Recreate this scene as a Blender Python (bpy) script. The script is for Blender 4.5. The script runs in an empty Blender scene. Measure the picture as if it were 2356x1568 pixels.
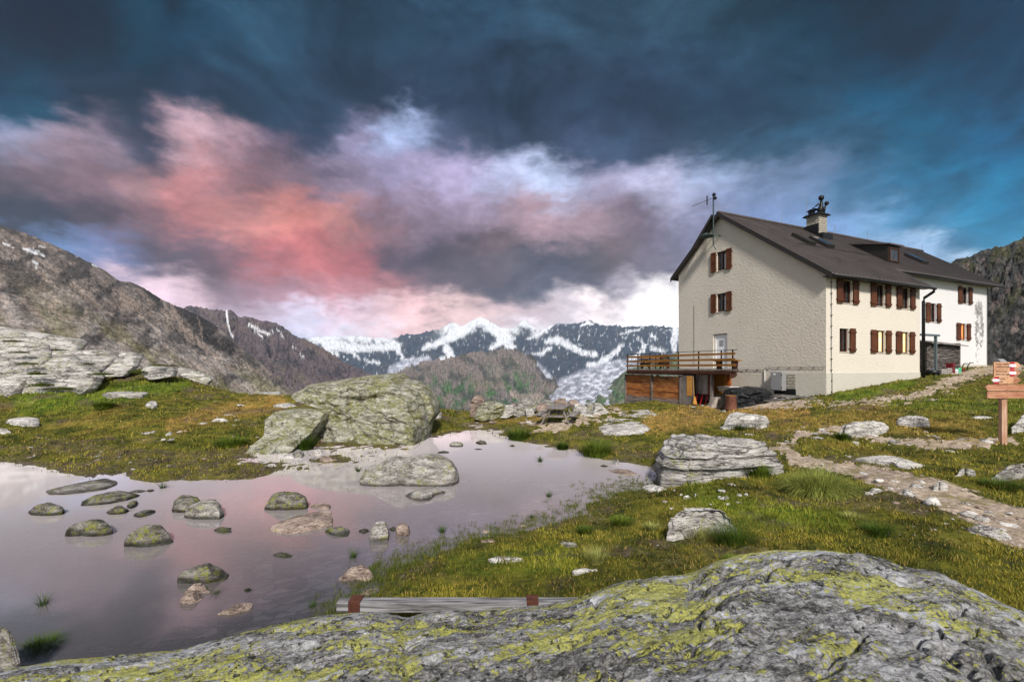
import bpy, math, random
import numpy as np
from mathutils import Vector

# ---------------------------------------------------------------- camera, world, sun, exposure
SC = bpy.context.scene
COL = SC.collection
EYE = 2.8                      # metres above the pond surface (z = 0)
FV, CX, HY = 1047.0, 1178.0, 845.5   # focal length, centre and horizon in pixels of the 2356-wide view
EXPOSURE = 0.75
cam_d = bpy.data.cameras.new('camera')
cam = bpy.data.objects.new('camera', cam_d); COL.objects.link(cam)
cam.location = (0, 0, EYE); cam.rotation_euler = (math.radians(90), 0, 0)
cam_d.sensor_width = 36.0; cam_d.lens = 16.0
cam_d.shift_y = (HY - 784.0) / 2356.0
cam_d.clip_start = 0.05; cam_d.clip_end = 60000
SC.camera = cam
SC.view_settings.view_transform = 'Standard'
SC.view_settings.look = 'None'
SC.view_settings.gamma = 1.0
SC.view_settings.exposure = EXPOSURE
SC.cycles.use_denoising = True
SC.cycles.max_bounces = 6
SC.cycles.diffuse_bounces = 2
SC.cycles.glossy_bounces = 3
SC.cycles.transparent_max_bounces = 8
SC.cycles.volume_bounces = 0
SC.cycles.caustics_reflective = False
SC.cycles.caustics_refractive = False

SUN_EL, SUN_AZ = math.radians(40), math.radians(176)   # azimuth measured from +Y towards +X (behind the camera)

def lin(c):
    r = []
    for v in c[:3]:
        v = v / 255.0
        r.append(v / 12.92 if v <= 0.04045 else ((v + 0.055) / 1.055) ** 2.4)
    return tuple(r)

sun_d = bpy.data.lights.new('sun', 'SUN'); sun_d.energy = 2.7; sun_d.angle = math.radians(8)
sun_d.color = (1.0, 0.95, 0.88)
sun = bpy.data.objects.new('sun', sun_d); COL.objects.link(sun)
sdir = Vector((math.sin(SUN_AZ) * math.cos(SUN_EL), math.cos(SUN_AZ) * math.cos(SUN_EL), math.sin(SUN_EL)))
sun.rotation_euler = sdir.to_track_quat('Z', 'Y').to_euler()

class NT:
    """small node-tree helper"""
    def __init__(s, tree): s.t = tree; s.n = tree.nodes; s.l = tree.links
    def node(s, typ, **kw):
        n = s.n.new(typ)
        for k, v in kw.items():
            if k == 'op': n.operation = v
            elif k == 'blend': n.blend_type = v
            elif hasattr(n, k) and k not in n.inputs: setattr(n, k, v)
            else: n.inputs[k].default_value = v
        return n
    def put(s, sock, v):
        if isinstance(v, bpy.types.NodeSocket): s.l.new(v, sock)
        elif v is not None: sock.default_value = v
    def math(s, op, a, b=None, c=None, clamp=False):
        n = s.n.new('ShaderNodeMath'); n.operation = op; n.use_clamp = clamp
        s.put(n.inputs[0], a)
        if b is not None: s.put(n.inputs[1], b)
        if c is not None: s.put(n.inputs[2], c)
        return n.outputs[0]
    def vmath(s, op, a, b=None, scale=None):
        n = s.n.new('ShaderNodeVectorMath'); n.operation = op
        s.put(n.inputs[0], a)
        if b is not None: s.put(n.inputs[1], b)
        if scale is not None: s.put(n.inputs['Scale'], scale)
        return n.outputs['Value'] if op in ('DISTANCE', 'DOT_PRODUCT', 'LENGTH') else n.outputs['Vector']
    def noise(s, vec, scale, detail=4, rough=0.55, dist=0.0, color=False):
        n = s.n.new('ShaderNodeTexNoise')
        if vec is not None: s.l.new(vec, n.inputs['Vector'])
        s.put(n.inputs['Scale'], scale); n.inputs['Detail'].default_value = detail
        n.inputs['Roughness'].default_value = rough; n.inputs['Distortion'].default_value = dist
        return n.outputs['Color'] if color else n.outputs['Fac']
    def voronoi(s, vec, scale, feature='F1', out='Distance', rnd=1.0):
        n = s.n.new('ShaderNodeTexVoronoi'); n.feature = feature
        if vec is not None: s.l.new(vec, n.inputs['Vector'])
        n.inputs['Scale'].default_value = scale; n.inputs['Randomness'].default_value = rnd
        return n.outputs[out]
    def ramp(s, fac, stops, interp='LINEAR'):
        n = s.n.new('ShaderNodeValToRGB'); s.put(n.inputs[0], fac)
        cr = n.color_ramp; cr.interpolation = interp
        while len(cr.elements) < len(stops): cr.elements.new(0.5)
        for e, (p, c) in zip(cr.elements, stops):
            e.position = p; e.color = (*c[:3], 1) if hasattr(c, '__len__') else (c, c, c, 1)
        return n.outputs[0]
    def rng(s, v, a, b, c=0.0, d=1.0, smooth=True):
        n = s.n.new('ShaderNodeMapRange'); n.interpolation_type = 'SMOOTHSTEP' if smooth else 'LINEAR'
        s.put(n.inputs[0], v)
        for i, x in enumerate((a, b, c, d)): n.inputs[i + 1].default_value = x
        return n.outputs[0]
    def mix(s, f, a, b, blend='MIX'):
        n = s.n.new('ShaderNodeMix'); n.data_type = 'RGBA'; n.blend_type = blend
        s.put(n.inputs[0], f)
        for i, v in ((6, a), (7, b)):
            if isinstance(v, tuple) and len(v) == 3: v = (*v, 1)
            s.put(n.inputs[i], v)
        return n.outputs[2]
    def mapping(s, vec, scale=(1, 1, 1), rot=(0, 0, 0), loc=(0, 0, 0)):
        n = s.n.new('ShaderNodeMapping'); s.l.new(vec, n.inputs[0])
        n.inputs['Scale'].default_value = scale; n.inputs['Rotation'].default_value = rot; n.inputs['Location'].default_value = loc
        return n.outputs[0]
    def bump(s, h, strength=0.5, dist=0.02, normal=None):
        n = s.n.new('ShaderNodeBump'); s.l.new(h, n.inputs['Height'])
        n.inputs['Strength'].default_value = strength; n.inputs['Distance'].default_value = dist
        if normal is not None: s.l.new(normal, n.inputs['Normal'])
        return n.outputs[0]

# ---- the sky: banks of cloud over a Nishita sky, coloured by direction
W = bpy.data.worlds.new('World'); SC.world = W; W.use_nodes = True
w = NT(W.node_tree); w.n.clear()
SKY = [  # view x, y, sRGB, radius
 (100,50,(14,52,72)),(350,40,(30,66,86)),(600,50,(44,74,94)),(900,50,(48,74,94)),(1178,40,(50,76,96)),(1450,50,(44,66,82)),(1700,60,(32,56,70)),(1950,50,(18,56,74)),(2130,60,(8,58,78)),(2300,50,(3,66,92)),
 (50,190,(30,72,94)),(250,200,(42,58,78)),(450,200,(42,60,80)),(650,190,(42,62,82)),(850,200,(44,60,80)),(1050,190,(48,66,88)),(1250,190,(44,60,80)),(1450,200,(46,66,88)),(1700,200,(38,62,82)),(1900,200,(34,64,84)),(2100,200,(14,70,95)),(2300,200,(6,74,104)),
 (30,290,(140,142,165)),(200,310,(150,130,145)),(360,275,(70,72,90)),(480,265,(200,158,170)),(620,300,(110,92,110)),(740,270,(60,66,86)),(820,290,(130,125,150)),(905,262,(170,185,220)),(1010,280,(80,90,115)),(1100,280,(60,72,92)),(1300,300,(56,68,90)),(1500,300,(58,74,96)),(1700,310,(52,78,98)),(1900,300,(40,80,104)),(2100,300,(20,84,112)),(2300,300,(12,98,136)),
 (50,420,(100,86,96)),(200,400,(135,108,118)),(330,390,(170,125,130)),(450,390,(215,135,135)),(600,400,(150,110,120)),(750,380,(140,122,142)),(900,380,(150,142,170)),(1050,380,(175,165,195)),(1160,350,(185,190,220)),(1260,390,(195,205,235)),(1400,400,(160,155,180)),(1520,380,(180,180,205)),(1650,370,(150,165,195)),(1800,390,(110,130,160)),(1950,400,(70,110,140)),(2120,400,(40,105,138)),(2300,390,(30,122,160)),
 (60,500,(62,62,72)),(230,510,(88,72,82)),(330,470,(130,95,102)),(450,480,(190,115,115)),(560,500,(212,132,124)),(680,510,(232,134,120)),(780,510,(200,128,122)),(870,490,(150,110,120)),(980,480,(135,115,132)),(1100,480,(150,132,152)),(1220,490,(175,145,155)),(1340,480,(160,135,145)),(1450,490,(125,110,125)),(1600,480,(140,140,165)),(1750,490,(130,150,190)),(1900,480,(120,150,190)),(2050,490,(120,160,195)),(2180,480,(70,130,165)),(2320,500,(50,138,175)),
 (130,560,(110,135,175)),(260,560,(115,120,155)),(380,540,(100,85,98)),(500,560,(120,88,98)),(620,570,(200,105,105)),(740,580,(215,110,110)),(810,590,(200,105,108)),(900,590,(100,80,92)),(1020,590,(85,75,85)),(1150,570,(110,92,98)),(1280,580,(85,84,94)),(1400,570,(115,100,105)),(1500,590,(120,112,125)),(1950,570,(150,180,215)),(2100,560,(160,190,225)),(2250,560,(190,215,240)),
 (330,610,(225,190,205)),(440,630,(225,188,200)),(520,620,(160,125,140)),(640,640,(185,130,145)),(760,635,(215,135,142)),(880,635,(190,118,122)),(1000,630,(110,92,100)),(1130,640,(88,82,92)),(1260,650,(92,92,104)),(1360,640,(100,96,108)),(1460,650,(175,166,178)),(1540,655,(245,240,240)),
 (450,700,(200,175,192)),(560,690,(205,180,198)),(680,690,(215,205,225)),(800,680,(220,195,210)),(920,670,(230,180,182)),(1040,680,(225,185,182)),(1150,700,(195,170,172)),(1200,700,(175,155,160)),(1290,700,(190,180,186)),(1380,700,(235,222,222)),(1520,720,(252,248,248)),
 (650,760,(190,208,232)),(800,750,(208,212,228)),(950,750,(225,220,230)),(1100,750,(240,230,232)),(1250,750,(215,210,220)),(1400,750,(225,225,238)),(1530,770,(245,245,250)),
 (1178,860,(215,215,225)),(300,860,(190,180,195)),(2100,860,(190,215,235)),
 (-120,150,(20,60,84)),(-120,400,(90,88,104)),(-120,600,(90,110,140)),(2480,150,(4,70,98)),(2480,400,(30,116,155)),(2480,600,(120,180,220)),
 (400,-120,(26,60,80)),(1178,-120,(44,70,90)),(1900,-120,(20,56,74)),
]
tc = w.node('ShaderNodeTexCoord')
dirv = w.vmath('NORMALIZE', tc.outputs['Generated'])
# cloud layer: stretched along the horizon, warped at three scales
stv = w.mapping(dirv, scale=(1.0, 1.0, 2.6), rot=(0, math.radians(8), 0))
stb = w.mapping(dirv, scale=(1.0, 1.0, 1.7), rot=(0, math.radians(14), 0))
def cen(sock): return w.vmath('SUBTRACT', sock, (0.5, 0.5, 0.5))
w1 = w.vmath('SCALE', cen(w.noise(stv, 2.6, 2, 0.5, color=True)), scale=0.11)
w2 = w.vmath('SCALE', cen(w.noise(stb, 6.5, 7, 0.60, color=True)), scale=0.16)
w3 = w.vmath('SCALE', cen(w.noise(stv, 26.0, 3, 0.5, color=True)), scale=0.045)
pd = w.vmath('ADD', dirv, w.vmath('ADD', w1, w.vmath('ADD', w2, w3)))
sp = w.node('ShaderNodeSeparateXYZ'); w.l.new(pd, sp.inputs[0])
yy = w.math('MAXIMUM', sp.outputs['Y'], 0.25)
U = w.math('MULTIPLY_ADD', w.math('DIVIDE', sp.outputs['X'], yy), 1 / 2.8, 0.5)
V = w.math('ADD', w.math('DIVIDE', sp.outputs['Z'], yy), 0.026)
SKYR = [50, 195, 290, 395, 490, 565, 635, 690, 760, 860]
front = None
for i, ry in enumerate(SKYR):
    lo = (SKYR[i - 1] + ry) / 2 if i else -400
    hi = (SKYR[i + 1] + ry) / 2 if i + 1 < len(SKYR) else 2000
    def soft(c):
        k = 0.26 if c[0] > c[1] + 30 else (0.12 if c[0] > c[1] + 12 else 0.0); m_ = sum(c) / 3
        return tuple(v + (m_ - v) * k for v in c)
    pts = sorted((((vx - CX) / FV / 2.8 + 0.5), lin(soft(c))) for vx, vy, c in SKY if lo <= vy < hi and -130 <= vx)
    col = w.ramp(U, pts, 'EASE')
    if front is None: front = col
    else:
        v0 = (HY - SKYR[i - 1]) / FV; v1 = (HY - ry) / FV
        front = w.mix(w.rng(V, v0, v1), front, col)
mod = w.rng(w.noise(stb, 5.0, 7, 0.6, 0.5), 0.28, 0.72, 0.72, 1.34, smooth=False)
mod2 = w.rng(w.noise(stb, 16.0, 6, 0.62, 0.8), 0.3, 0.7, 0.86, 1.14, smooth=False)
mod3 = w.rng(w.noise(stb, 48.0, 4, 0.6, 0.6), 0.3, 0.7, 0.94, 1.06, smooth=False)
mod3 = w.math('MULTIPLY', mod3, w.math('MULTIPLY_ADD', w.math('SUBTRACT', w.rng(w.noise(stb, 3.4, 6, 0.58, 0.8), 0.34, 0.66, 0.58, 1.55, smooth=False), 1.0), w.rng(V, 0.35, 0.6), 1.0))
low = w.rng(V, 0.27, 0.12, 1.0, 1.28)                      # the sky is brightest over the ridge
front = w.vmath('SCALE', front, scale=w.math('MULTIPLY', low, w.math('MULTIPLY', mod3, w.math('MULTIPLY', mod, mod2))))
gmn = w.node('ShaderNodeGamma'); w.l.new(front, gmn.inputs[0]); gmn.inputs[1].default_value = 1.14
front = w.vmath('MAXIMUM', w.vmath('SUBTRACT', w.vmath('SCALE', gmn.outputs[0], scale=1.24), (0.006, 0.006, 0.007)), (0.001, 0.001, 0.001))
sky = w.node('ShaderNodeTexSky'); sky.sky_type = 'NISHITA'; sky.sun_disc = False
sky.sun_elevation = SUN_EL; sky.sun_rotation = SUN_AZ; sky.altitude = 2200
nish = w.vmath('SCALE', sky.outputs[0], scale=0.10)
sep = w.node('ShaderNodeSeparateXYZ'); w.l.new(dirv, sep.inputs[0])
cl = w.ramp(w.noise(stv, 2.2, 6, 0.6), [(0.3, (0.15, 0.16, 0.19)), (0.7, (0.34, 0.335, 0.34))])
rear = w.mix(0.8, nish, cl)
ff = w.rng(sep.outputs['Y'], 0.38, 0.60)
EXPK = 2.0 ** EXPOSURE
frontn = w.mix(0.06, w.vmath('SCALE', front, scale=1.03 / EXPK), w.vmath('SCALE', nish, scale=1.0 / EXPK))
skyc = w.mix(ff, rear, frontn)
bg = w.node('ShaderNodeBackground'); w.l.new(skyc, bg.inputs[0]); bg.inputs[1].default_value = 1.0
wo = w.node('ShaderNodeOutputWorld'); w.l.new(bg.outputs[0], wo.inputs[0])
W.cycles.sampling_method = 'MANUAL'; W.cycles.sample_map_resolution = 512

# ---------------------------------------------------------------- noise and mesh helpers
def _hash(ix, iy, iz, seed):
    h = (ix.astype(np.int64) * 374761393 + iy.astype(np.int64) * 668265263 + iz.astype(np.int64) * 2147483647 + seed * 974711) & 0xffffffff
    h = ((h ^ (h >> 13)) * 1274126177) & 0xffffffff
    h = ((h ^ (h >> 16)) * 2246822519) & 0xffffffff
    return h ^ (h >> 15)
_G = np.array([[1,1,0],[-1,1,0],[1,-1,0],[-1,-1,0],[1,0,1],[-1,0,1],[1,0,-1],[-1,0,-1],[0,1,1],[0,-1,1],[0,1,-1],[0,-1,-1],[1,1,0],[0,-1,1],[-1,1,0],[0,-1,-1]], float)
def pn(x, y, z, seed=0):
    x = np.asarray(x, float); y = np.asarray(y, float) + 0 * x; z = np.asarray(z, float) + 0 * x
    ix, iy, iz = np.floor(x), np.floor(y), np.floor(z)
    fx, fy, fz = x - ix, y - iy, z - iz
    u, v, t = (f * f * f * (f * (f * 6 - 15) + 10) for f in (fx, fy, fz))
    r = 0
    for a in (0, 1):
        for b in (0, 1):
            for c in (0, 1):
                g = _G[(_hash(ix + a, iy + b, iz + c, seed) & 15).astype(int)]
                d = g[..., 0] * (fx - a) + g[..., 1] * (fy - b) + g[..., 2] * (fz - c)
                r = r + d * (u if a else 1 - u) * (v if b else 1 - v) * (t if c else 1 - t)
    return r
def fbm(x, y, z=0.0, s=1.0, o=4, seed=0, gain=0.5, ridge=False):
    r = 0; a = 1.0; n = 0
    for i in range(o):
        k = s * 2.03 ** i
        q = pn(np.asarray(x) * k, np.asarray(y) * k, np.asarray(z) * k, seed + i * 17)
        r = r + a * ((1 - 2 * np.abs(q)) if ridge else q); n += a; a *= gain
    return r / n
def sstep(a, b, x):
    t = np.clip((np.asarray(x, float) - a) / (b - a), 0, 1); return t * t * (3 - 2 * t)

def tag(o, label=None, cat=None, group=None, kind=None):
    for k, v in (('label', label), ('category', cat), ('group', group), ('kind', kind)):
        if v: o[k] = v
    return o
def empty(name, loc=(0, 0, 0), rz=0.0):
    o = bpy.data.objects.new(name, None); COL.objects.link(o); o.location = loc; o.rotation_euler = (0, 0, rz)
    o.empty_display_size = 0.1
    return o
def make_mesh(name, V, F, mat=None, smooth=False, cols=None, uv=None):
    me = bpy.data.meshes.new(name)
    if isinstance(V, np.ndarray) and isinstance(F, np.ndarray):
        k = F.shape[1]
        me.vertices.add(len(V)); me.vertices.foreach_set('co', V.astype(np.float32).ravel())
        me.loops.add(F.size); me.loops.foreach_set('vertex_index', F.astype(np.int32).ravel())
        me.polygons.add(len(F)); me.polygons.foreach_set('loop_start', (np.arange(len(F)) * k).astype(np.int32))
        try: me.polygons.foreach_set('loop_total', np.full(len(F), k, np.int32))
        except Exception: pass
        me.update(calc_edges=True)
    else:
        me.from_pydata([tuple(v) for v in V], [], [tuple(f) for f in F]); me.update()
    me.polygons.foreach_set('use_smooth', [bool(smooth)] * len(me.polygons))
    if cols:
        for an, arr in cols.items():
            arr = np.asarray(arr, float)
            if arr.ndim == 1:
                at = me.attributes.new(an, 'FLOAT', 'POINT'); at.data.foreach_set('value', arr.astype(np.float32))
            else:
                at = me.attributes.new(an, 'FLOAT_COLOR', 'POINT')
                at.data.foreach_set('color', np.c_[arr, np.ones(len(arr))].astype(np.float32).ravel())
    if mat: me.materials.append(mat)
    me.validate(clean_customdata=False)
    return me
def obj(name, me, parent=None, loc=None, rot=None, scale=None):
    o = bpy.data.objects.new(name, me); COL.objects.link(o)
    if parent is not None: o.parent = parent
    if loc is not None: o.location = loc
    if rot is not None: o.rotation_euler = rot
    if scale is not None: o.scale = scale
    return o
def grid_faces(nr, nc, wrap=False):
    r, c = np.meshgrid(np.arange(nr - 1), np.arange(nc if wrap else nc - 1), indexing='ij')
    a = r * nc + c; b = r * nc + (c + 1) % nc
    return np.stack([a, b, b + nc, a + nc], -1).reshape(-1, 4)

class MB:
    """collects solid shapes into one mesh"""
    def __init__(s): s.v = []; s.f = []
    def add(s, V, F):
        n = len(s.v); s.v += [tuple(v) for v in V]; s.f += [tuple(i + n for i in f) for f in F]; return s
    def hexa(s, p):   # 8 corners, bottom 4 ccw then top 4
        return s.add(p, [(3, 2, 1, 0), (4, 5, 6, 7), (0, 1, 5, 4), (1, 2, 6, 5), (2, 3, 7, 6), (3, 0, 4, 7)])
    def box(s, x0, x1, y0, y1, z0, z1):
        return s.hexa([(x0, y0, z0), (x1, y0, z0), (x1, y1, z0), (x0, y1, z0), (x0, y0, z1), (x1, y0, z1), (x1, y1, z1), (x0, y1, z1)])
    def bar(s, a, b, wd, ht, up=(0, 0, 1)):
        a = Vector(a); b = Vector(b); d = (b - a).normalized(); up = Vector(up)
        if abs(d.dot(up)) > 0.99: up = Vector((0, 1, 0))
        sd = d.cross(up).normalized() * (wd / 2); u = sd.cross(d).normalized() * (ht / 2)
        return s.hexa([a - sd - u, a + sd - u, b + sd - u, b - sd - u, a - sd + u, a + sd + u, b + sd + u, b - sd + u])
    def tube(s, pts, r, n=8, cap=True):
        pts = [Vector(p) for p in pts]; rs = r if hasattr(r, '__len__') else [r] * len(pts)
        V = []; F = []
        for i, p in enumerate(pts):
            d = (pts[min(i + 1, len(pts) - 1)] - pts[max(i - 1, 0)]).normalized()
            up = Vector((0, 0, 1)) if abs(d.z) < 0.9 else Vector((1, 0, 0))
            a = d.cross(up).normalized(); b = a.cross(d)
            for k in range(n):
                t = 2 * math.pi * k / n; V.append(p + (a * math.cos(t) + b * math.sin(t)) * rs[i])
        for i in range(len(pts) - 1):
            for k in range(n):
                F.append((i * n + k, i * n + (k + 1) % n, (i + 1) * n + (k + 1) % n, (i + 1) * n + k))
        if cap: F.append(tuple(range(n - 1, -1, -1))); F.append(tuple((len(pts) - 1) * n + k for k in range(n)))
        return s.add(V, F)
    def prism(s, poly, z0, z1, axis='z'):
        n = len(poly)
        if axis == 'z': V = [(x, y, z0) for x, y in poly] + [(x, y, z1) for x, y in poly]
        elif axis == 'y': V = [(x, z0, y) for x, y in poly] + [(x, z1, y) for x, y in poly]
        else: V = [(z0, x, y) for x, y in poly] + [(z1, x, y) for x, y in poly]
        return s.add(V, [tuple(range(n))[::-1], tuple(range(n, 2 * n))] + [(i, (i + 1) % n, n + (i + 1) % n, n + i) for i in range(n)])
    def ball(s, c, r, n=10, sq=(1, 1, 1)):
        V = []; F = []
        for i in range(n + 1):
            ph = math.pi * i / n
            for k in range(n): V.append((c[0] + sq[0] * r * math.sin(ph) * math.cos(2 * math.pi * k / n), c[1] + sq[1] * r * math.sin(ph) * math.sin(2 * math.pi * k / n), c[2] + sq[2] * r * math.cos(ph)))
        for i in range(n):
            for k in range(n): F.append((i * n + k, (i + 1) * n + k, (i + 1) * n + (k + 1) % n, i * n + (k + 1) % n))
        return s.add(V, F)
    def build(s, name, mat, parent=None, smooth=False, bevel=0.0, **kw):
        me = make_mesh(name, s.v, s.f, mat, smooth)
        o = obj(name, me, parent, **kw)
        if bevel:
            m = o.modifiers.new('bevel', 'BEVEL'); m.width = bevel; m.segments = 1; m.limit_method = 'ANGLE'
        return o

# ---------------------------------------------------------------- materials
MATS = {}
def material(name):
    def deco(fn):
        m = bpy.data.materials.new(name); m.use_nodes = True
        t = NT(m.node_tree); t.n.clear()
        out = t.node('ShaderNodeOutputMaterial'); bs = t.node('ShaderNodeBsdfPrincipled'); t.l.new(bs.outputs[0], out.inputs[0])
        t.out = out; t.bs = bs; t.tc = t.node('ShaderNodeTexCoord'); t.m = m
        fn(t, t.tc.outputs['Object'], bs); MATS[name] = m
        return m
    return deco
def setc(t, bs, col=None, rough=None, normal=None, **kw):
    if col is not None: t.put(bs.inputs['Base Color'], (*col, 1) if isinstance(col, tuple) and len(col) == 3 else col)
    if rough is not None: t.put(bs.inputs['Roughness'], rough)
    if normal is not None: t.l.new(normal, bs.inputs['Normal'])
    for k, v in kw.items(): t.put(bs.inputs[k.replace('_', ' ')], v)

def rock_mat(name, light, mid, dark, lichen=(0.30, 0.30, 0.08), lich=0.3, sc=1.0, crack=1.0, strata=(1, 1, 3.0), wetline=False, lscale=5.0, bump=1.0, cthr=0.03):
    @material(name)
    def _(t, co, bs):
        g = t.node('ShaderNodeNewGeometry').outputs['Position']
        s = t.mapping(g, scale=strata, rot=(0.25, 0.15, 0.3))
        n1 = t.noise(s, 1.6 * sc, 8, 0.62, 0.3)
        n2 = t.noise(s, 9.0 * sc, 6, 0.65)
        n3 = t.noise(g, 45.0 * sc, 4, 0.6)
        f = t.math('ADD', t.math('MULTIPLY', n1, 0.42), t.math('ADD', t.math('MULTIPLY', n2, 0.34), t.math('MULTIPLY', n3, 0.24)))
        c = t.ramp(f, [(0.41, dark), (0.49, mid), (0.57, light), (0.66, tuple(min(1, x * 1.25) for x in light))])
        lw = t.vmath('ADD', g, t.vmath('SCALE', t.vmath('SUBTRACT', t.noise(g, 6 * sc, 3, color=True), (0.5, 0.5, 0.5)), scale=0.12 / sc))
        l1 = t.noise(lw, lscale * sc, 5, 0.7)
        lm = t.rng(l1, 0.62 - lich * 0.35, 0.66 - lich * 0.35)
        big = t.rng(t.noise(g, 1.1 * sc, 2), 0.62 - lich * 0.45, 0.70 - lich * 0.3)
        lm = t.math('MULTIPLY', lm, t.math('MULTIPLY_ADD', big, 0.85, 0.1))
        lcol = t.mix(n3, tuple(x * 0.6 for x in lichen), tuple(min(1, x * 1.3) for x in lichen))
        c = t.mix(t.math('MULTIPLY', lm, 0.85), c, lcol)
        wr = t.vmath('ADD', s, t.vmath('SCALE', t.noise(s, 2.0 * sc, 3, color=True), scale=0.9 / sc))
        cr = t.voronoi(wr, 0.9 * sc, 'DISTANCE_TO_EDGE')
        cm = t.rng(cr, 0.0, cthr)
        c = t.mix(t.math('MULTIPLY', t.math('SUBTRACT', 1.0, cm), 0.75 * crack), c, tuple(x * 0.25 for x in dark))
        h = t.math('ADD', t.math('MULTIPLY', n2, 0.6), t.math('ADD', t.math('MULTIPLY', n3, 0.2), t.math('MULTIPLY', n1, 0.8)))
        if wetline:      # wet stone just above the water
            sz_ = t.node('ShaderNodeSeparateXYZ'); t.l.new(g, sz_.inputs[0])
            wl = t.rng(t.math('ADD', sz_.outputs[2], t.math('MULTIPLY', n2, -0.06)), 0.0, 0.05, 0.3, 1.0)
            c = t.vmath('SCALE', c, scale=wl)
        h = t.math('ADD', h, t.math('MULTIPLY', cm, 0.5 * crack))
        setc(t, bs, c, 0.9, t.bump(h, 0.9 * bump, 0.06 / sc))
        bs.inputs['Specular IOR Level'].default_value = 0.25
    return MATS[name]
def wood_mat(name, c1, c2, axis=2, sc=1.0, plank=0.0, rough=0.8, knots=0.0, dark=(0.02, 0.015, 0.01)):
    @material(name)
    def _(t, co, bs):
        s = [14, 14, 14]; s[axis] = 1.0
        m = t.mapping(co, scale=tuple(x * sc for x in s))
        n = t.noise(m, 2.2, 6, 0.65, 0.6); b = t.noise(co, 1.3, 3)
        f = t.math('ADD', t.math('MULTIPLY', n, 0.7), t.math('MULTIPLY', b, 0.3))
        c = t.ramp(f, [(0.32, dark), (0.42, c1), (0.62, c2)])
        setc(t, bs, c, rough, t.bump(n, 0.5, 0.01))
        bs.inputs['Specular IOR Level'].default_value = 0.3
    return MATS[name]
def flat_mat(name, col, rough=0.6, metal=0.0, var=0.15, vs=6.0, bump=0.0, emit=None, estr=0.0):
    @material(name)
    def _(t, co, bs):
        n = t.noise(co, vs, 5, 0.6)
        c = t.mix(n, tuple(x * (1 - var * 1.6) for x in col), tuple(min(1, x * (1 + var * 1.6)) for x in col))
        setc(t, bs, c, rough, t.bump(n, bump, 0.01) if bump else None, Metallic=metal)
        if emit:
            bs.inputs['Emission Color'].default_value = (*emit, 1); bs.inputs['Emission Strength'].default_value = estr
    return MATS[name]
# ---------------------------------------------------------------- the near ground, its pond and its paths
def zof(vy, d): return EYE - d * (vy - HY) / FV
def on_plane(vx, vy, z=0.0):
    d = (EYE - z) * FV / (vy - HY); return ((vx - CX) / FV * d, d)
SHORE = [(-400,1062),(0,1062),(120,1078),(200,1096),(300,1102),(370,1108),(470,1104),(560,1100),(640,1088),(700,1074),(790,1060),(880,1048),(935,1034),(958,1012),(1010,1000),(1075,992),(1098,976),(1128,984),(1150,1000),(1200,1016),(1260,1026),(1330,1038),(1400,1056),(1450,1064),(1500,1072),(1530,1100),(1535,1122),(1480,1126),(1420,1136),(1370,1156),(1340,1185),(1290,1200),(1220,1218),(1150,1228),(1090,1244),(1040,1262),(960,1290),(900,1312),(872,1345),(860,1372),(820,1398),(770,1425),(700,1440),(600,1475),(520,1500)]
CTRL = [(vx, (EYE) * FV / (vy - HY), 0.0) for vx, vy in SHORE]
LAND = [  # view x, view y, distance
 (0,1040,14.4),(0,1000,17.5),(0,950,21.5),(0,905,25.5),(0,880,29),(0,868,34),(150,868,35),(100,905,25),(230,905,26),(-500,1000,17),(-500,900,26),
 (320,850,33),(420,872,31.5),(540,905,30),(640,910,28),(300,900,25),(300,960,19.5),(300,1010,16),(300,1060,13.4),(500,930,24),(500,980,18.5),(500,1030,15.4),(600,945,22.5),(600,1000,17.5),(150,1000,17.5),
 (640,1045,14.9),(800,1030,15.9),(940,1015,17.3),(800,925,23),(1000,940,27),(1080,946,27),(1000,975,21),(880,990,19),
 (1270,968,20.5),(1300,943,26),(1200,946,26),(1440,927,34.5),(1560,925,31.5),(1690,926,28.5),(1420,985,19.3),(1500,1000,18),(1500,955,24),(1600,1010,17),
 (1766,926,26),(1900,908,24),(2000,889,25.4),(2113,868,27.6),(2150,853,31.5),(2271,843,35),(2356,844,34),(2356,880,24),(2250,880,25),(2100,920,20),(1900,938,21),(1700,955,22),(1600,985,18.6),
 (2306,1022,12.8),(2356,1040,12.2),(2000,1000,14.3),(1800,1000,15.2),(1640,1096,10.9),(1500,1050,13.4),(1800,1062,11.6),(1900,1135,9.2),(1600,1225,7.2),(1700,1180,7.9),(1600,1120,9.9),
 (1400,1300,5.95),(1300,1215,7.5),(1100,1345,5.45),(1300,1372,5.1),(1500,1322,5.5),(1800,1250,6.3),(2000,1250,6.2),(2100,1105,8.9),(2250,1150,7.9),(2356,1250,6.1),(2356,1385,4.75),(2200,1330,5.2),(960,1380,5.1),
 (2700,1200,6.5),(2700,1000,12),(2700,860,30),(2900,845,45),(2500,845,45),(2300,846,44),
]
for vx, vy, d in LAND: CTRL.append((vx, d, zof(vy, d)))
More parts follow.
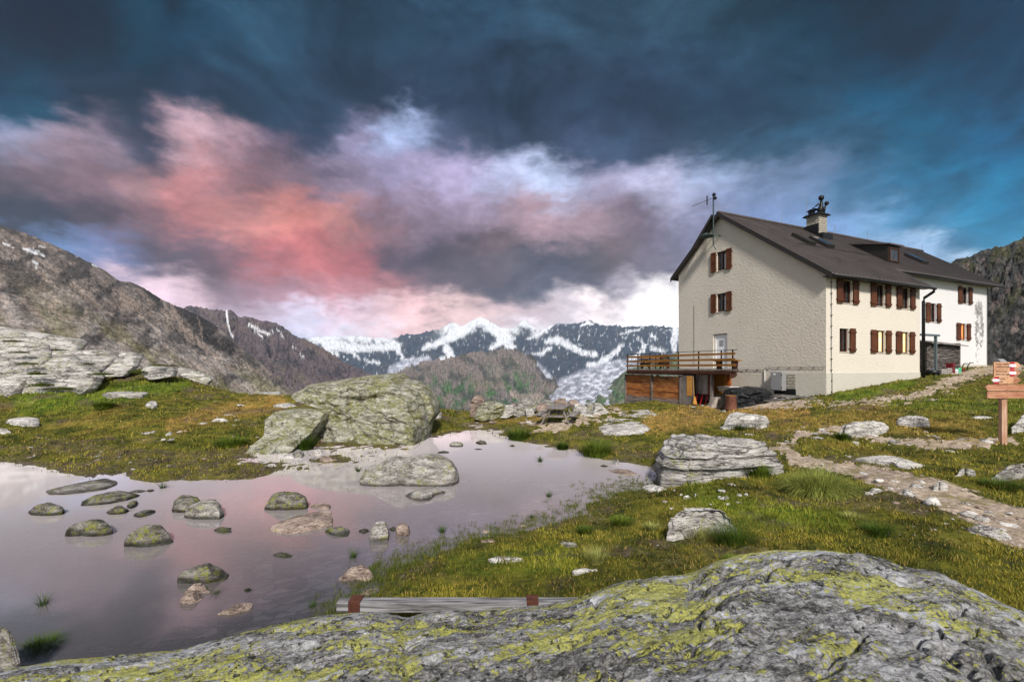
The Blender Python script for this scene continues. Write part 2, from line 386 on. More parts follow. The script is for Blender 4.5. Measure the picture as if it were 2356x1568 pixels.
for vx, d, z in [(-400,4,-.4),(-200,6,-.4),(100,9,-.35),(0,5,-.4),(350,8,-.35),(300,5,-.35),(600,6,-.3),(600,9.5,-.3),(900,8.5,-.25),(1150,10,-.22),(1200,13,-.2),(1050,15.5,-.15),(1350,11.5,-.15),(900,12,-.22),(400,10.8,-.15),(-300,10,-.35),
                 (1178,3.2,.35),(1178,2,.4),(1800,3.6,.42),(1800,2,.5),(2356,2,.5),(2356,3.5,.45),(600,2.5,.1),(0,2.5,.1),(0,3.6,-.15),(2700,3,.5),(-400,2.5,0),(1178,1,.4),(2356,1,.5),(0,1,.2),(-500,1,.2),(2800,1,.5),
                 (700,38,-2.0),(900,36,-2.0),(1100,38,-2.5),(1300,38,-2.0),(1450,44,-2.0),(1000,50,-9),(1300,50,-9),(700,55,-9),(500,45,-1.5),(1178,70,-22),(600,70,-18),(1500,60,-8),(1700,60,-2),(300,46,1.0),(0,46,1.6),(-300,46,2),(200,72,-4),(0,72,-3),(-400,72,-2),(450,70,-9),(2000,60,0),(2200,60,1.0),(2600,72,2),(2300,72,1.5),(1800,72,-3)]:
    CTRL.append((vx, d, z))
cp = np.array([((vx - CX) / FV, math.log(d), z) for vx, d, z in CTRL])
def _tps(r2): return 0.5 * r2 * np.log(r2 + 1e-9)
_n = len(cp); _A = np.zeros((_n + 3, _n + 3))
_r2 = (cp[:, None, 0] - cp[None, :, 0]) ** 2 + (cp[:, None, 1] - cp[None, :, 1]) ** 2
_A[:_n, :_n] = _tps(_r2) + np.eye(_n) * 2e-4; _A[:_n, _n] = 1; _A[:_n, _n + 1:] = cp[:, :2]; _A[_n:, :_n] = _A[:_n, _n:].T
_w = np.linalg.solve(_A, np.r_[cp[:, 2], 0, 0, 0])
def base_z(u, ld):
    u = np.asarray(u, float); ld = np.asarray(ld, float); r = _w[_n] + _w[_n + 1] * u + _w[_n + 2] * ld
    for i in range(_n): r = r + _w[i] * _tps((u - cp[i, 0]) ** 2 + (ld - cp[i, 1]) ** 2)
    return r
def ground_z(x, y):
    x = np.asarray(x, float); y = np.maximum(np.asarray(y, float), 0.7)
    z = base_z(np.clip(x / y, -1.9, 1.9), np.log(y))
    k = np.clip(y / 15, 0.35, 1.6)
    land = sstep(-0.05, 0.12, z)
    hum = fbm(x, y, 0, 0.55, 3, 5) * 0.16 * k + fbm(x, y, 0, 2.2, 4, 9) * 0.11 * np.clip(y / 9, .5, 1.4)
    return z + hum * (0.25 + 0.75 * land) + fbm(x, y, 0, 7.0, 3, 12) * 0.02
def gz(x, y): return float(ground_z(np.array([x]), np.array([y]))[0])

def vproj(x, y, z): return CX + FV * x / y, HY - FV * (z - EYE) / y
def polydist(px, py, pts, wd):
    """relative distance to a polyline with a width at each point; <1 inside"""
    best = np.full(np.shape(px), 9.0)
    for (a, b, wa, wb) in zip(pts[:-1], pts[1:], wd[:-1], wd[1:]):
        dx, dy = b[0] - a[0], b[1] - a[1]; L = dx * dx + dy * dy + 1e-9
        t = np.clip(((px - a[0]) * dx + (py - a[1]) * dy) / L, 0, 1)
        dd = np.hypot(px - a[0] - t * dx, (py - a[1] - t * dy)) / (wa + (wb - wa) * t)
        best = np.minimum(best, dd)
    return best

NU, ND = 820, 620
uu = np.linspace(-1.75, 1.75, NU)
inv = np.linspace(1 / 1.0, 1 / 13.0, 380); dd_ = np.r_[1 / inv, np.exp(np.linspace(math.log(13.0), math.log(72.0), ND - 380 + 1))[1:]]
Ug, Dg = np.meshgrid(uu, dd_)
Xg, Yg = Ug * Dg, Dg
Zg = ground_z(Xg.ravel(), Yg.ravel()).reshape(Xg.shape)
def ground_masks(x, y, z):
    vx, vy = vproj(x, y, z)
    wob = fbm(x, y, 0, 0.9, 3, 31) * 2
    wobf = fbm(x, y, 0, 3.0, 4, 33) * 2
    jx = vx + wob * 34 + wobf * 14; jy = vy + wobf * 9 + wob * 6
    path = np.minimum.reduce([
        polydist(jx, jy, [(2500,1250),(2356,1215),(2240,1175),(2130,1125),(2020,1095),(1940,1075),(1850,1062),(1790,1035)], [60,48,38,30,22,14,12,8]),
        polydist(jx, jy, [(1790,1035),(1850,1000),(1920,985),(1990,1000)], [8,8,7,5]),
        polydist(jx, jy, [(2420,842),(2270,850),(2200,868),(2170,885),(2140,905),(2060,918),(1900,932)], [7,8,12,12,9,7,5]),
        polydist(jx, jy, [(1230,985),(1300,978),(1380,955),(1420,940)], [12,11,8,6]),
        polydist(jx, jy, [(1640,935),(1700,930),(1800,930),(1880,920)], [6,9,8,4]),
        polydist(jx, jy, [(2000,1010),(2200,1025),(2330,1010)], [6,9,6])])
    pathm = 1 - sstep(0.65, 1.25, path)
    mud = np.minimum.reduce([
        polydist(jx, jy, [(100,1020),(300,1050),(500,1060),(700,1045),(900,1030)], [18,24,26,22,16]),
        polydist(jx, jy, [(700,1060),(560,1085),(400,1085)], [14,10,8])])
    mudm = (1 - sstep(0.5, 1.2, mud)) * (0.45 + 0.55 * sstep(-0.2, 0.3, wobf))
    bare = sstep(0.10, 0.24, fbm(x, y, 0, 0.42, 4, 35) + 0.35 * wobf * .5) * sstep(4.5, 7, y) * 0.85
    mudm = np.maximum(mudm, bare)
    shore = (1 - sstep(0.015, 0.09, z)) * 0.8
    mudm = np.maximum(mudm, shore)
    orange = np.maximum.reduce([
        1 - sstep(0.5, 1.3, polydist(vx, vy, [(1500,975),(1600,955),(1700,945),(1850,950)], [26,30,26,16])),
        (1 - sstep(0.5, 1.3, polydist(vx, vy, [(1780,985),(2000,960),(2250,1010)], [16,26,24]))) * 0.55,
        (1 - sstep(0.5, 1.3, polydist(vx, vy, [(640,925),(500,950),(400,980)], [24,24,20]))) * 0.9,
        (1 - sstep(0.5, 1.3, polydist(vx, vy, [(1100,965),(1250,960)], [14,10]))) * 0.5])
    orange = orange * (0.35 + 0.65 * sstep(-0.25, 0.25, wobf + wob * .5))
    lush = np.maximum.reduce([
        1 - sstep(0.4, 1.3, polydist(vx, vy, [(60,925),(250,905),(430,885)], [34,26,14])),
        (1 - sstep(0.4, 1.3, polydist(vx, vy, [(1600,1130),(1750,1180),(1950,1200)], [34,36,30]))) * 0.9,
        1 - sstep(0.4, 1.3, polydist(vx, vy, [(1930,915),(2020,900),(2100,880)], [14,12,8])),
        (1 - sstep(0.4, 1.3, polydist(vx, vy, [(2050,925),(2250,930),(2356,930)], [16,18,18]))) * 0.6,
        (1 - sstep(0.4, 1.3, polydist(vx, vy, [(1050,1300),(1300,1290)], [30,40]))) * 0.5])
    return pathm, mudm, orange, lush
_p, _m, _o, _l = ground_masks(Xg.ravel(), Yg.ravel(), Zg.ravel())

@material('ground')
def _(t, co, bs):
    at = lambda n: t.node('ShaderNodeAttribute', attribute_name=n).outputs['Fac']
    path, mud, orange, lush, zz = at('path'), at('mud'), at('orange'), at('lush'), at('zz')
    n0 = t.noise(co, 0.35, 4, 0.6); n1 = t.noise(co, 1.7, 6, 0.65); n2 = t.noise(co, 9.0, 5, 0.65); n3 = t.noise(co, 55.0, 4, 0.7)
    # turf: moss green, olive, straw
    g = t.math('ADD', t.math('MULTIPLY', n1, 0.65), t.math('MULTIPLY', n2, 0.35))
    green = t.ramp(g, [(0.36, (0.014, 0.018, 0.003)), (0.46, (0.050, 0.060, 0.006)), (0.55, (0.125, 0.120, 0.012)), (0.68, (0.24, 0.19, 0.045))])
    straw = t.ramp(g, [(0.33, (0.06, 0.035, 0.010)), (0.47, (0.26, 0.15, 0.035)), (0.62, (0.44, 0.27, 0.08))])
    deep = t.ramp(g, [(0.33, (0.015, 0.030, 0.003)), (0.48, (0.07, 0.12, 0.006)), (0.65, (0.19, 0.24, 0.02))])
    c = t.mix(t.math('MULTIPLY', orange, 0.9), green, straw)
    c = t.mix(t.math('MULTIPLY', t.rng(n0, 0.52, 0.68), 0.35), c, straw)
    c = t.mix(t.math('MULTIPLY', lush, 0.75), c, deep)
    # bare earth with grit
    dirt = t.ramp(t.math('ADD', t.math('MULTIPLY', n2, 0.6), t.math('MULTIPLY', n3, 0.4)), [(0.36, (0.15, 0.105, 0.075)), (0.5, (0.43, 0.335, 0.255)), (0.62, (0.70, 0.58, 0.47))])
    muddy = t.ramp(t.math('ADD', t.math('MULTIPLY', n2, 0.6), t.math('MULTIPLY', n3, 0.4)), [(0.30, (0.03, 0.02, 0.014)), (0.5, (0.11, 0.07, 0.05)), (0.68, (0.28, 0.20, 0.16))])
    bare = t.rng(t.math('ADD', n1, t.math('MULTIPLY', n2, 0.4)), 0.50, 0.42)
    mudf = t.math('MULTIPLY', mud, t.rng(t.math('ADD', n1, t.math('MULTIPLY', n2, 0.3)), 0.46, 0.76, 1.0, 0.35))
    c = t.mix(t.math('MULTIPLY', bare, 0.62), c, muddy)
    c = t.mix(mudf, c, muddy)
    pf = t.math('MULTIPLY', t.rng(t.math('ADD', path, t.math('MULTIPLY', t.math('SUBTRACT', n2, 0.5), 1.1)), 0.35, 0.62), t.rng(t.math('ADD', n1, t.math('MULTIPLY', n2, 0.3)), 0.80, 0.66, 0.35, 0.95))
    c = t.mix(pf, c, dirt)
    # pebbly grit
    vn = t.node('ShaderNodeTexVoronoi'); vn.inputs['Scale'].default_value = 13.0; t.l.new(co, vn.inputs['Vector'])
    peb = t.rng(vn.outputs['Distance'], 0.34, 0.22)
    vs = t.node('ShaderNodeSeparateColor'); t.l.new(vn.outputs['Color'], vs.inputs[0])
    sel = t.rng(vs.outputs[0], 0.60, 0.66)
    amt = t.math('MAXIMUM', t.math('MULTIPLY', path, 0.9), t.math('MULTIPLY', mud, 0.4))
    pm = t.math('MULTIPLY', t.math('MULTIPLY', peb, sel), amt)
    c = t.mix(pm, c, t.ramp(vs.outputs[1], [(0, (0.30, 0.26, 0.24)), (1, (0.78, 0.74, 0.70))]))
    # bed of the pond: flat slabby cobbles
    wv = t.vmath('ADD', co, t.vmath('SCALE', t.noise(co, 2.2, 3, color=True), scale=0.35))
    cob = t.mapping(wv, scale=(3.4, 5.2, 0.0), rot=(0, 0, 0.35))
    v1 = t.node('ShaderNodeTexVoronoi'); v1.inputs['Scale'].default_value = 1.0; t.l.new(cob, v1.inputs['Vector'])
    ve = t.voronoi(cob, 1.0, 'DISTANCE_TO_EDGE')
    cs = t.node('ShaderNodeSeparateColor'); t.l.new(v1.outputs['Color'], cs.inputs[0])
    big = t.rng(t.noise(co, 0.5, 2), 0.38, 0.55)
    bedc = t.ramp(cs.outputs[0], [(0.0, (0.10, 0.07, 0.055)), (0.5, (0.46, 0.35, 0.30)), (1.0, (0.85, 0.72, 0.64))])
    silt = t.mix(n2, (0.025, 0.02, 0.015), (0.08, 0.068, 0.05))
    bedc = t.mix(t.math('MULTIPLY', t.math('MULTIPLY', t.rng(ve, 0.03, 0.13), big), t.rng(zz, -0.44, -0.29)), silt, bedc)
    wet = t.rng(zz, -0.06, -0.015, 1.0, 0.0)
    c = t.mix(wet, c, bedc)
    h = t.math('ADD', t.math('MULTIPLY', n2, 0.7), t.math('ADD', t.math('MULTIPLY', n3, 0.35), t.math('MULTIPLY', pm, 0.3)))
    setc(t, bs, c, t.rng(zz, 0.0, 0.05, 0.45, 0.95), t.bump(h, 1.0, 0.05))
    bs.inputs['Specular IOR Level'].default_value = 0.2
gme = make_mesh('ground', np.stack([Xg.ravel(), Yg.ravel(), Zg.ravel()], 1), grid_faces(ND, NU), MATS['ground'], True,
                cols={'path': _p, 'mud': _m, 'orange': _o, 'lush': _l, 'zz': Zg.ravel()})
tag(obj('ground', gme), kind='structure')

@material('water')
def _(t, co, bs):
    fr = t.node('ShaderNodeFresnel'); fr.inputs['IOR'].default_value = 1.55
    n = t.bump(t.noise(t.mapping(co, scale=(1, 2.4, 1)), 2.5, 3), 0.010, 0.05)
    t.l.new(n, fr.inputs['Normal'])
    gl = t.node('ShaderNodeBsdfGlossy'); gl.inputs['Roughness'].default_value = 0.045; gl.inputs['Color'].default_value = (1, 1, 1, 1); t.l.new(n, gl.inputs['Normal'])
    tr = t.node('ShaderNodeBsdfTransparent'); tr.inputs['Color'].default_value = (0.86, 0.86, 0.86, 1)
    mx = t.node('ShaderNodeMixShader'); t.l.new(t.math('MULTIPLY_ADD', fr.outputs[0], 1.1, 0.06, clamp=True), mx.inputs[0]); t.l.new(gl.outputs[0], mx.inputs[2])
    df = t.node('ShaderNodeBsdfDiffuse'); df.inputs['Color'].default_value = (0.96, 0.86, 0.88, 1)     # pinkish-white diffuse painting in the bright sky reflection at grazing angles
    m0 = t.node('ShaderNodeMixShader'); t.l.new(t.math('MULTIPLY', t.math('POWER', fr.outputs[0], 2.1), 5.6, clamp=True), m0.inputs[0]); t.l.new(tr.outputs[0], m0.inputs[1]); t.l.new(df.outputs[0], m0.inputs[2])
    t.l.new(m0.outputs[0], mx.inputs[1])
    t.l.new(mx.outputs[0], t.out.inputs[0])
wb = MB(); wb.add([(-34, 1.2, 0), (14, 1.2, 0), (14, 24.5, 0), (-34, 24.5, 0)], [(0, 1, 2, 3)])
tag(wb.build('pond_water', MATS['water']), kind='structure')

# ---------------------------------------------------------------- mountains
@material('mountain')
def _(t, co, bs):
    c = t.node('ShaderNodeAttribute', attribute_name='col').outputs['Color']
    sc = t.node('ShaderNodeAttribute', attribute_name='grain').outputs['Fac']
    snow = t.node('ShaderNodeAttribute', attribute_name='snow').outputs['Fac']
    p = t.vmath('SCALE', co, scale=sc)
    n = t.noise(p, 1.0, 8, 0.70); n2 = t.noise(p, 7.0, 5, 0.7)
    k = t.math('MULTIPLY', t.rng(n, 0.32, 0.68, 0.35, 1.7, smooth=False), t.rng(n2, 0.32, 0.68, 0.5, 1.5, smooth=False))
    k = t.math('ADD', t.math('MULTIPLY', k, t.math('SUBTRACT', 1.0, snow)), snow)
    c = t.vmath('SCALE', c, scale=k)
    setc(t, bs, c, 0.95, None)
    b = t.node('ShaderNodeBump'); b.inputs['Strength'].default_value = 0.9
    t.l.new(t.math('DIVIDE', 1.0, sc), b.inputs['Distance'])
    t.l.new(t.math('ADD', n, t.math('MULTIPLY', n2, 0.25)), b.inputs['Height']); t.l.new(b.outputs[0], bs.inputs['Normal'])
    bs.inputs['Specular IOR Level'].default_value = 0.1

def mountain(name, top, bot, dt, db, nu, nt, paint, amp=0.02, namp=3.0, seed=1, grain=1.0, ns=10.0, skirt=0.25):
    """a mountainside between a foot line and a crest line (both in view pixels), going from distance db at the foot to dt at the crest, with relief and a back slope"""
    tx, ty = zip(*top); bx, by = zip(*bot)
    vx = np.linspace(tx[0], tx[-1], nu); nb = max(6, nt // 6)
    T = np.r_[np.linspace(0, 1, nt), 1 + np.linspace(0, 1, nb + 1)[1:] * skirt]
    Vx, Tt = np.meshgrid(vx, T)
    vt = np.interp(Vx, tx, ty); vb = np.interp(Vx, bx, by)
    dtop = np.interp(Vx, *zip(*dt)) if hasattr(dt, '__len__') else dt
    dbot = np.interp(Vx, *zip(*db)) if hasattr(db, '__len__') else db
    Tc = np.clip(Tt, 0, 1)
    d = dbot * (dtop / dbot) ** Tt
    vy = vb + (vt - vb) * Tc
    x = (Vx - CX) / FV * d; y = d
    z = EYE - d * (vy - HY) / FV
    over = np.clip(Tt - 1, 0, 9) / skirt
    z = z - over ** 1.3 * dtop * 0.12
    m = np.mean(dtop)
    q = ns / m
    rid = fbm(x, y, z, q, 6, seed, 0.55, ridge=True); nz = fbm(x, y, z, q * 2.3, 6, seed + 50, 0.6)
    env = sstep(0, 0.08, Tc) * (1 - 0.75 * sstep(0.85, 1.0, Tc))
    rel = (rid - 0.6) * amp * 1.8 + nz * amp * 1.5
    z = z + rel * d * env
    jag = fbm(x, y, 0, q * 5, 5, seed + 90, 0.65)
    z = z + jag * d * 0.004 * namp * sstep(0.7, 1.0, Tc)
    pvx, pvy = vproj(x, y, z)
    col, snow = paint(pvx, pvy, Tc, rid, nz, x / m * ns, y / m * ns, z / m * ns)
    me = make_mesh(name, np.stack([x.ravel(), y.ravel(), z.ravel()], 1), grid_faces(len(T), nu), MATS['mountain'], True,
                   cols={'col': col.reshape(-1, 3), 'snow': np.asarray(snow).ravel(), 'grain': np.full(x.size, grain)})
    return tag(obj(name, me), kind='structure')
def lerpc(m, a, b):
    m = np.clip(m, 0, 1)[..., None]; return a * (1 - m) + np.array(b) * m
def base_col(shape, c): return np.ones(shape + (3,)) * np.array(c)
def streak(vx, vy, pts, wd, wob=4, seed=3, f=0.05):
    jx = vx + fbm(vx, vy, 0, f, 4, seed) * wob * 4; jy = vy + fbm(vx, vy, 5, f, 4, seed + 1) * wob * 2
    return 1 - sstep(0.7, 1.1, polydist(jx, jy, pts, wd))

def paint_left(vx, vy, T, rid, nz, x, y, z):
    c = base_col(vx.shape, (0.25, 0.205, 0.18))
    down = vy * 0.9 + vx * 0.0
    f = fbm(vx * 0.012 + vy * -0.014, vy * 0.004, 0, 3.0, 5, 7)      # runs slanting down the slope
    g = fbm(vx, vy, 0, 0.02, 5, 8)
    al = vx * 0.80 + vy * 0.60; ac = -vx * 0.60 + vy * 0.80; fs = fbm(al * 0.012, ac * 0.11, 0, 1.0, 5, 12)
    scree = sstep(0.35, 0.0, T - 0.42 + g * 0.6)
    c = lerpc(scree * 0.9, c, (0.55, 0.48, 0.44))
    c = lerpc(sstep(0.0, 0.22, f) * 0.65, c, (0.40, 0.31, 0.25))
    c = lerpc(sstep(0.05, 0.25, -f) * 0.5, c, (0.11, 0.10, 0.09))
    c = lerpc(sstep(0.02, 0.3, fs) * 0.6, c, (0.48, 0.41, 0.36)); c = lerpc(sstep(0.05, 0.3, -fs) * 0.45, c, (0.15, 0.135, 0.12))
    rockm = sstep(0.04, 0.18, fbm(vx, vy * 1.6, 3, 0.014, 5, 11) + (T - 0.62) * 0.22)
    c = lerpc(rockm * 0.8, c, (0.085, 0.08, 0.08))
    outc = np.maximum(1 - sstep(0.6, 1.2, polydist(vx, vy, [(330,650),(380,690),(430,720)], [18,24,22])), 1 - sstep(0.6, 1.2, polydist(vx, vy, [(440,735),(500,780),(540,805)], [30,26,14])))
    c = lerpc(outc * sstep(-0.18, 0.05, g) * 0.85, c, (0.05, 0.046, 0.045))
    gr = sstep(0.02, 0.22, fbm(vx * 0.9 - vy * 0.9, (vx + vy) * 0.25, 0, 0.012, 4, 21) + 0.04)
    c = lerpc(gr * sstep(0.85, 0.35, T) * 0.65, c, (0.24, 0.22, 0.09))
    lo = sstep(0.22, 0.0, T) * sstep(430, 560, vx); c = lerpc(lo * 0.6, c, (0.30, 0.30, 0.10))
    gul = np.zeros(vx.shape)
    for p, wd in [([(330,640),(380,700),(430,760),(480,810)], [2,3,4,6]), ([(395,690),(400,720),(440,790)], [2,4,6]), ([(455,730),(470,790),(505,830)], [2,3,5]), ([(120,700),(160,760),(170,790)], [3,3,4])]:
        gul = np.maximum(gul, streak(vx, vy, p, wd, 5, 4))
    c = lerpc(gul * 0.75, c, (0.46, 0.36, 0.30))
    sn = np.zeros(vx.shape)
    for p, wd in [([(6,559),(30,568)], [2,2]), ([(55,572),(75,577),(102,589)], [3,5,2]), ([(92,566),(102,569)], [2,1.5]), ([(76,601),(86,606)], [3,2.5]), ([(82,612),(83,618)], [2.5,2.5]), ([(214,608),(222,612)], [2.5,2.5]), ([(28,598),(33,598)],[1.5,1.5]), ([(175,590),(178,591)],[1.3,1.3])]:
        sn = np.maximum(sn, streak(vx, vy, p, wd, 0.8, 5, 0.15))
    c = lerpc(sn, c, (0.9, 0.9, 0.92))
    return c, sn
mountain('mountain_slope_west', [(-900,300),(-300,395),(0,518),(60,538),(120,562),(180,590),(240,622),(275,645),(310,652),(340,668),(375,690),(410,706),(450,722),(490,744),(520,768),(560,806),(600,835),(640,872),(680,905)],
         [(-900,1000),(0,930),(300,900),(450,905),(540,915),(680,935)], [(-900,900),(0,900),(300,1050),(450,1200),(680,1300)], [(-900,80),(0,80),(200,90),(400,200),(540,450),(680,700)],
         700, 340, paint_left, amp=0.008, namp=1.0, seed=3, grain=0.16, ns=44)

def paint_mid(vx, vy, T, rid, nz, x, y, z):
    c = base_col(vx.shape, (0.135, 0.105, 0.11))
    g = fbm(vx, vy * 1.3, 0, 0.03, 5, 41)
    c = lerpc(sstep(0.0, 0.25, g) * 0.7, c, (0.05, 0.045, 0.055))
    c = lerpc(sstep(0.1, 0.3, fbm(vx * .8 - vy, vy * .3, 0, 0.03, 4, 43)) * 0.5, c, (0.22, 0.16, 0.13))
    c = lerpc(sstep(0.55, 0.1, T) * sstep(-0.1, 0.2, g) * 0.6, c, (0.20, 0.19, 0.10))
    sn = np.zeros(vx.shape)
    for p, wd in [([(521,712),(523,735),(530,765),(537,775)], [2.5,2,2,1.3]), ([(573,744),(585,752),(600,762),(620,768),(628,764)], [1.5,3,3.5,3.5,2]), ([(575,748),(595,768),(605,775)],[1,1.5,1]), ([(636,755),(645,765),(655,778)], [1.5,2,1]), ([(672,795),(680,800)],[1.6,1.4]),([(690,815),(700,820)],[1.4,1.2]), ([(498,752),(500,756)], [1.2,1.2])]:
        sn = np.maximum(sn, streak(vx, vy, p, wd, 0.9, 6, 0.12))
    c = lerpc(sn, c, (0.9, 0.9, 0.92))
    return c, sn
mountain('mountain_ridge_west', [(380,712),(410,712),(430,706),(450,706),(480,712),(505,711),(530,712),(548,728),(560,729),(590,732),(625,742),(650,752),(680,775),(720,790),(760,812),(800,838),(850,862),(900,885),(960,915)],
         [(380,900),(600,905),(800,930),(960,950)], 3000, 2000, 460, 190, paint_mid, amp=0.022, namp=1.6, seed=13, grain=0.07, ns=26)

def paint_glac(vx, vy, T, rid, nz, x, y, z):
    c = base_col(vx.shape, (0.045, 0.060, 0.085))
    g = fbm(vx, vy * 1.2, 0, 0.03, 5, 61)
    c = lerpc(sstep(0.0, 0.25, g) * 0.5, c, (0.085, 0.085, 0.10))
    c = lerpc(sstep(0.45, 0.1, T) * 0.75, c, (0.17, 0.16, 0.155))
    sn = np.zeros(vx.shape)
    P = [([(725,776),(760,790),(800,800),(850,800),(915,795)], [12,14,12,9,10]), ([(745,800),(775,815)],[8,4]), ([(800,803),(830,825),(870,835)], [3,2,4]),
         ([(905,790),(920,812),(930,826)], [8,5,3]), ([(930,828),(985,822)], [3,3]), ([(975,800),(1010,788),(1040,775)], [7,9,9]), ([(1040,770),(1060,760),(1085,748)], [16,18,12]), ([(1028,800),(1035,820),(1010,830)], [11,10,4]),
         ([(1090,742),(1100,738),(1120,742)], [6,9,8]), ([(1120,748),(1150,770),(1180,778)], [9,10,6]), ([(1130,800),(1160,785),(1175,795),(1185,800)], [5,8,9,5]), ([(1150,775),(1170,800)],[8,4]), ([(1215,780),(1245,765),(1270,745)], [3,5,6]),
         ([(1255,785),(1280,780),(1310,795),(1345,812),(1370,815)], [6,9,9,7,6]), ([(1265,800),(1245,812),(1225,815)], [5,4,2]), ([(1095,822),(1140,818),(1190,810)],[3,3,2]), ([(1220,818),(1200,820)],[2,2]),
         ([(1350,840),(1380,838),(1410,815),(1430,795)], [4,8,6,5]), ([(1385,825),(1400,838),(1440,832)], [4,5,6]), ([(1555,760),(1548,790),(1552,805)], [9,8,6]), ([(1500,770),(1508,778)],[4,3]), ([(1340,748),(1352,742),(1365,746)],[3,4,2]),
         ([(1420,770),(1450,762),(1470,760)],[2,2.5,2]), ([(1440,835),(1470,815),(1490,790)],[6,5,2]), ([(1500,800),(1530,810)],[5,4]), ([(1460,770),(1480,790),(1475,808)],[2,2.5,3]), ([(790,805),(800,812)],[3,2])]
    for p, wd in P: sn = np.maximum(sn, streak(vx, vy, p, wd, 3.2, 8, 0.09))
    sp = sstep(0.24, 0.34, fbm(vx, vy * 1.6, 0, 0.11, 5, 71) + (T - 0.75) * 0.18) * sstep(0.25, 0.5, T)
    sn = np.maximum(sn, sp * 0.9)
    sn = np.maximum(sn, sstep(0.84, 0.99, T + fbm(vx, vy, 0, .06, 4, 73) * .2) * np.maximum(sstep(690, 720, vx) * sstep(920, 890, vx), sstep(990, 1030, vx) * sstep(1260, 1230, vx)))  # crests painted white like snow, standing in for cloud around the summits
    sn = np.maximum(sn, sstep(748, 740, vy) * sstep(960, 1010, vx) * sstep(1330, 1250, vx))  # top band whitened as well, in place of the summit cloud
    c = lerpc(sn, c, (0.88, 0.90, 0.95))
    # bare glacier ice and moraine running down to the valleys
    ice = streak(vx, vy, [(1455,835),(1400,852),(1345,878),(1290,905),(1255,930)], [10,22,30,32,36], 2, 9, 0.04)
    ice = np.maximum(ice, streak(vx, vy, [(985,828),(930,838),(905,855),(900,900)], [8,12,16,22], 2, 9, 0.04))
    ice = np.maximum(ice, streak(vx, vy, [(1215,820),(1245,850),(1270,880),(1290,905)], [6,9,9,10], 2, 9, 0.04) * .8)
    ir = fbm(vx * 0.5 + vy, vy - vx * 0.3, 0, 0.10, 5, 77)
    icec = lerpc(sstep(-0.1, 0.25, ir), base_col(vx.shape, (0.36, 0.37, 0.44)), (0.80, 0.82, 0.92))
    c = c * (1 - ice[..., None]) + icec * ice[..., None]
    return c, np.maximum(sn, ice * 0.75)
mountain('glacier_range', [(560,760),(650,765),(700,778),(730,776),(790,772),(830,775),(900,780),(930,770),(965,765),(1010,758),(1040,742),(1062,752),(1085,738),(1105,730),(1125,738),(1150,752),(1175,758),(1205,735),(1225,752),(1245,760),(1280,745),(1330,742),(1355,738),(1390,748),(1430,752),(1470,750),(1510,750),(1560,755),(1700,760),(1900,750),(2200,760)],
         [(560,960),(2200,960)], 8500, 5200, 900, 240, paint_glac, amp=0.014, namp=2.2, seed=23, grain=0.028, ns=46)

def paint_hill(vx, vy, T, rid, nz, x, y, z):
    c = base_col(vx.shape, (0.22, 0.185, 0.17))
    g = fbm(vx, vy, 0, 0.025, 5, 81)
    low = sstep(0.80, 0.40, T + g * 0.7) * sstep(-0.2, 0.1, fbm(vx, vy, 3, 0.05, 4, 82))
    c = lerpc(low * 0.9, c, (0.06, 0.15, 0.045))
    c = lerpc(sstep(0.02, 0.22, fbm(vx * .6 + vy * .5, vy * .4 - vx * .3, 0, 0.03, 4, 83)) * 0.55, c, (0.26, 0.20, 0.165))
    c = lerpc(sstep(0.05, 0.2, fbm(vx * .9 - vy * .5, vy, 2, 0.028, 4, 87)) * 0.65, c, (0.030, 0.045, 0.040))
    sc = streak(vx, vy, [(1300,860),(1310,880),(1330,900)], [8,12,18], 4, 10, .05) * sstep(-.1, .1, g)
    sc = np.maximum(sc, streak(vx, vy, [(1180,900),(1195,915),(1240,915)], [8,9,12], 4, 10, .05))
    c = lerpc(sc * 0.7, c, (0.42, 0.34, 0.30))
    fo = sstep(0.25, 0.05, T) * sstep(-.15, .1, -g); c = lerpc(fo * .8, c, (0.015, 0.05, 0.04))
    return c, np.zeros(vx.shape)
mountain('brown_hill', [(860,935),(880,900),(900,873),(925,850),(960,838),(1000,828),(1050,824),(1090,812),(1130,803),(1165,800),(1195,806),(1215,820),(1235,845),(1262,868),(1285,888),(1300,915),(1310,950)],
         [(860,960),(1310,960)], 3900, 3000, 420, 170, paint_hill, amp=0.028, namp=0.8, seed=33, grain=0.055, ns=30)
def paint_hill2(vx, vy, T, rid, nz, x, y, z):
    c, s = paint_hill(vx, vy, T * 0.55, rid, nz, x, y, z)
    c = lerpc(sstep(0, 0.2, fbm(vx, vy * 2, 0, 0.05, 4, 91)) * 0.4, c, (0.22, 0.22, 0.14))
    return lerpc(np.full(vx.shape, .35), c, (0.10, 0.15, 0.06)), s
def paint_ice(vx, vy, T, rid, nz, x, y, z):
    ir = fbm(vx * 0.5 + vy, vy - vx * 0.3, 0, 0.10, 5, 77)
    c = lerpc(sstep(-0.1, 0.2, ir), base_col(vx.shape, (0.34, 0.35, 0.42)), (0.82, 0.84, 0.94))
    dk = sstep(0.1, 0.25, fbm(vx * 0.4 + vy, vy - vx * .3, 9, 0.05, 4, 78)); c = lerpc(dk * 0.5, c, (0.30, 0.30, 0.33))
    return c, np.full(vx.shape, 0.7)
mountain('glacier_tongue', [(1215,948),(1235,930),(1260,908),(1290,888),(1330,866),(1370,850),(1420,838),(1480,830)], [(1215,955),(1480,965)], 3600, 2500, 260, 110, paint_ice, amp=0.006, namp=0.4, seed=63, grain=0.04, ns=40)
mountain('green_spur_east', [(1290,950),(1310,926),(1345,912),(1385,898),(1410,878),(1430,862),(1450,850),(1520,820),(1700,780),(2000,760)],
         [(1290,960),(2000,980)], 3200, 2300, 320, 120, paint_hill2, amp=0.016, namp=0.6, seed=43, grain=0.04, ns=26)
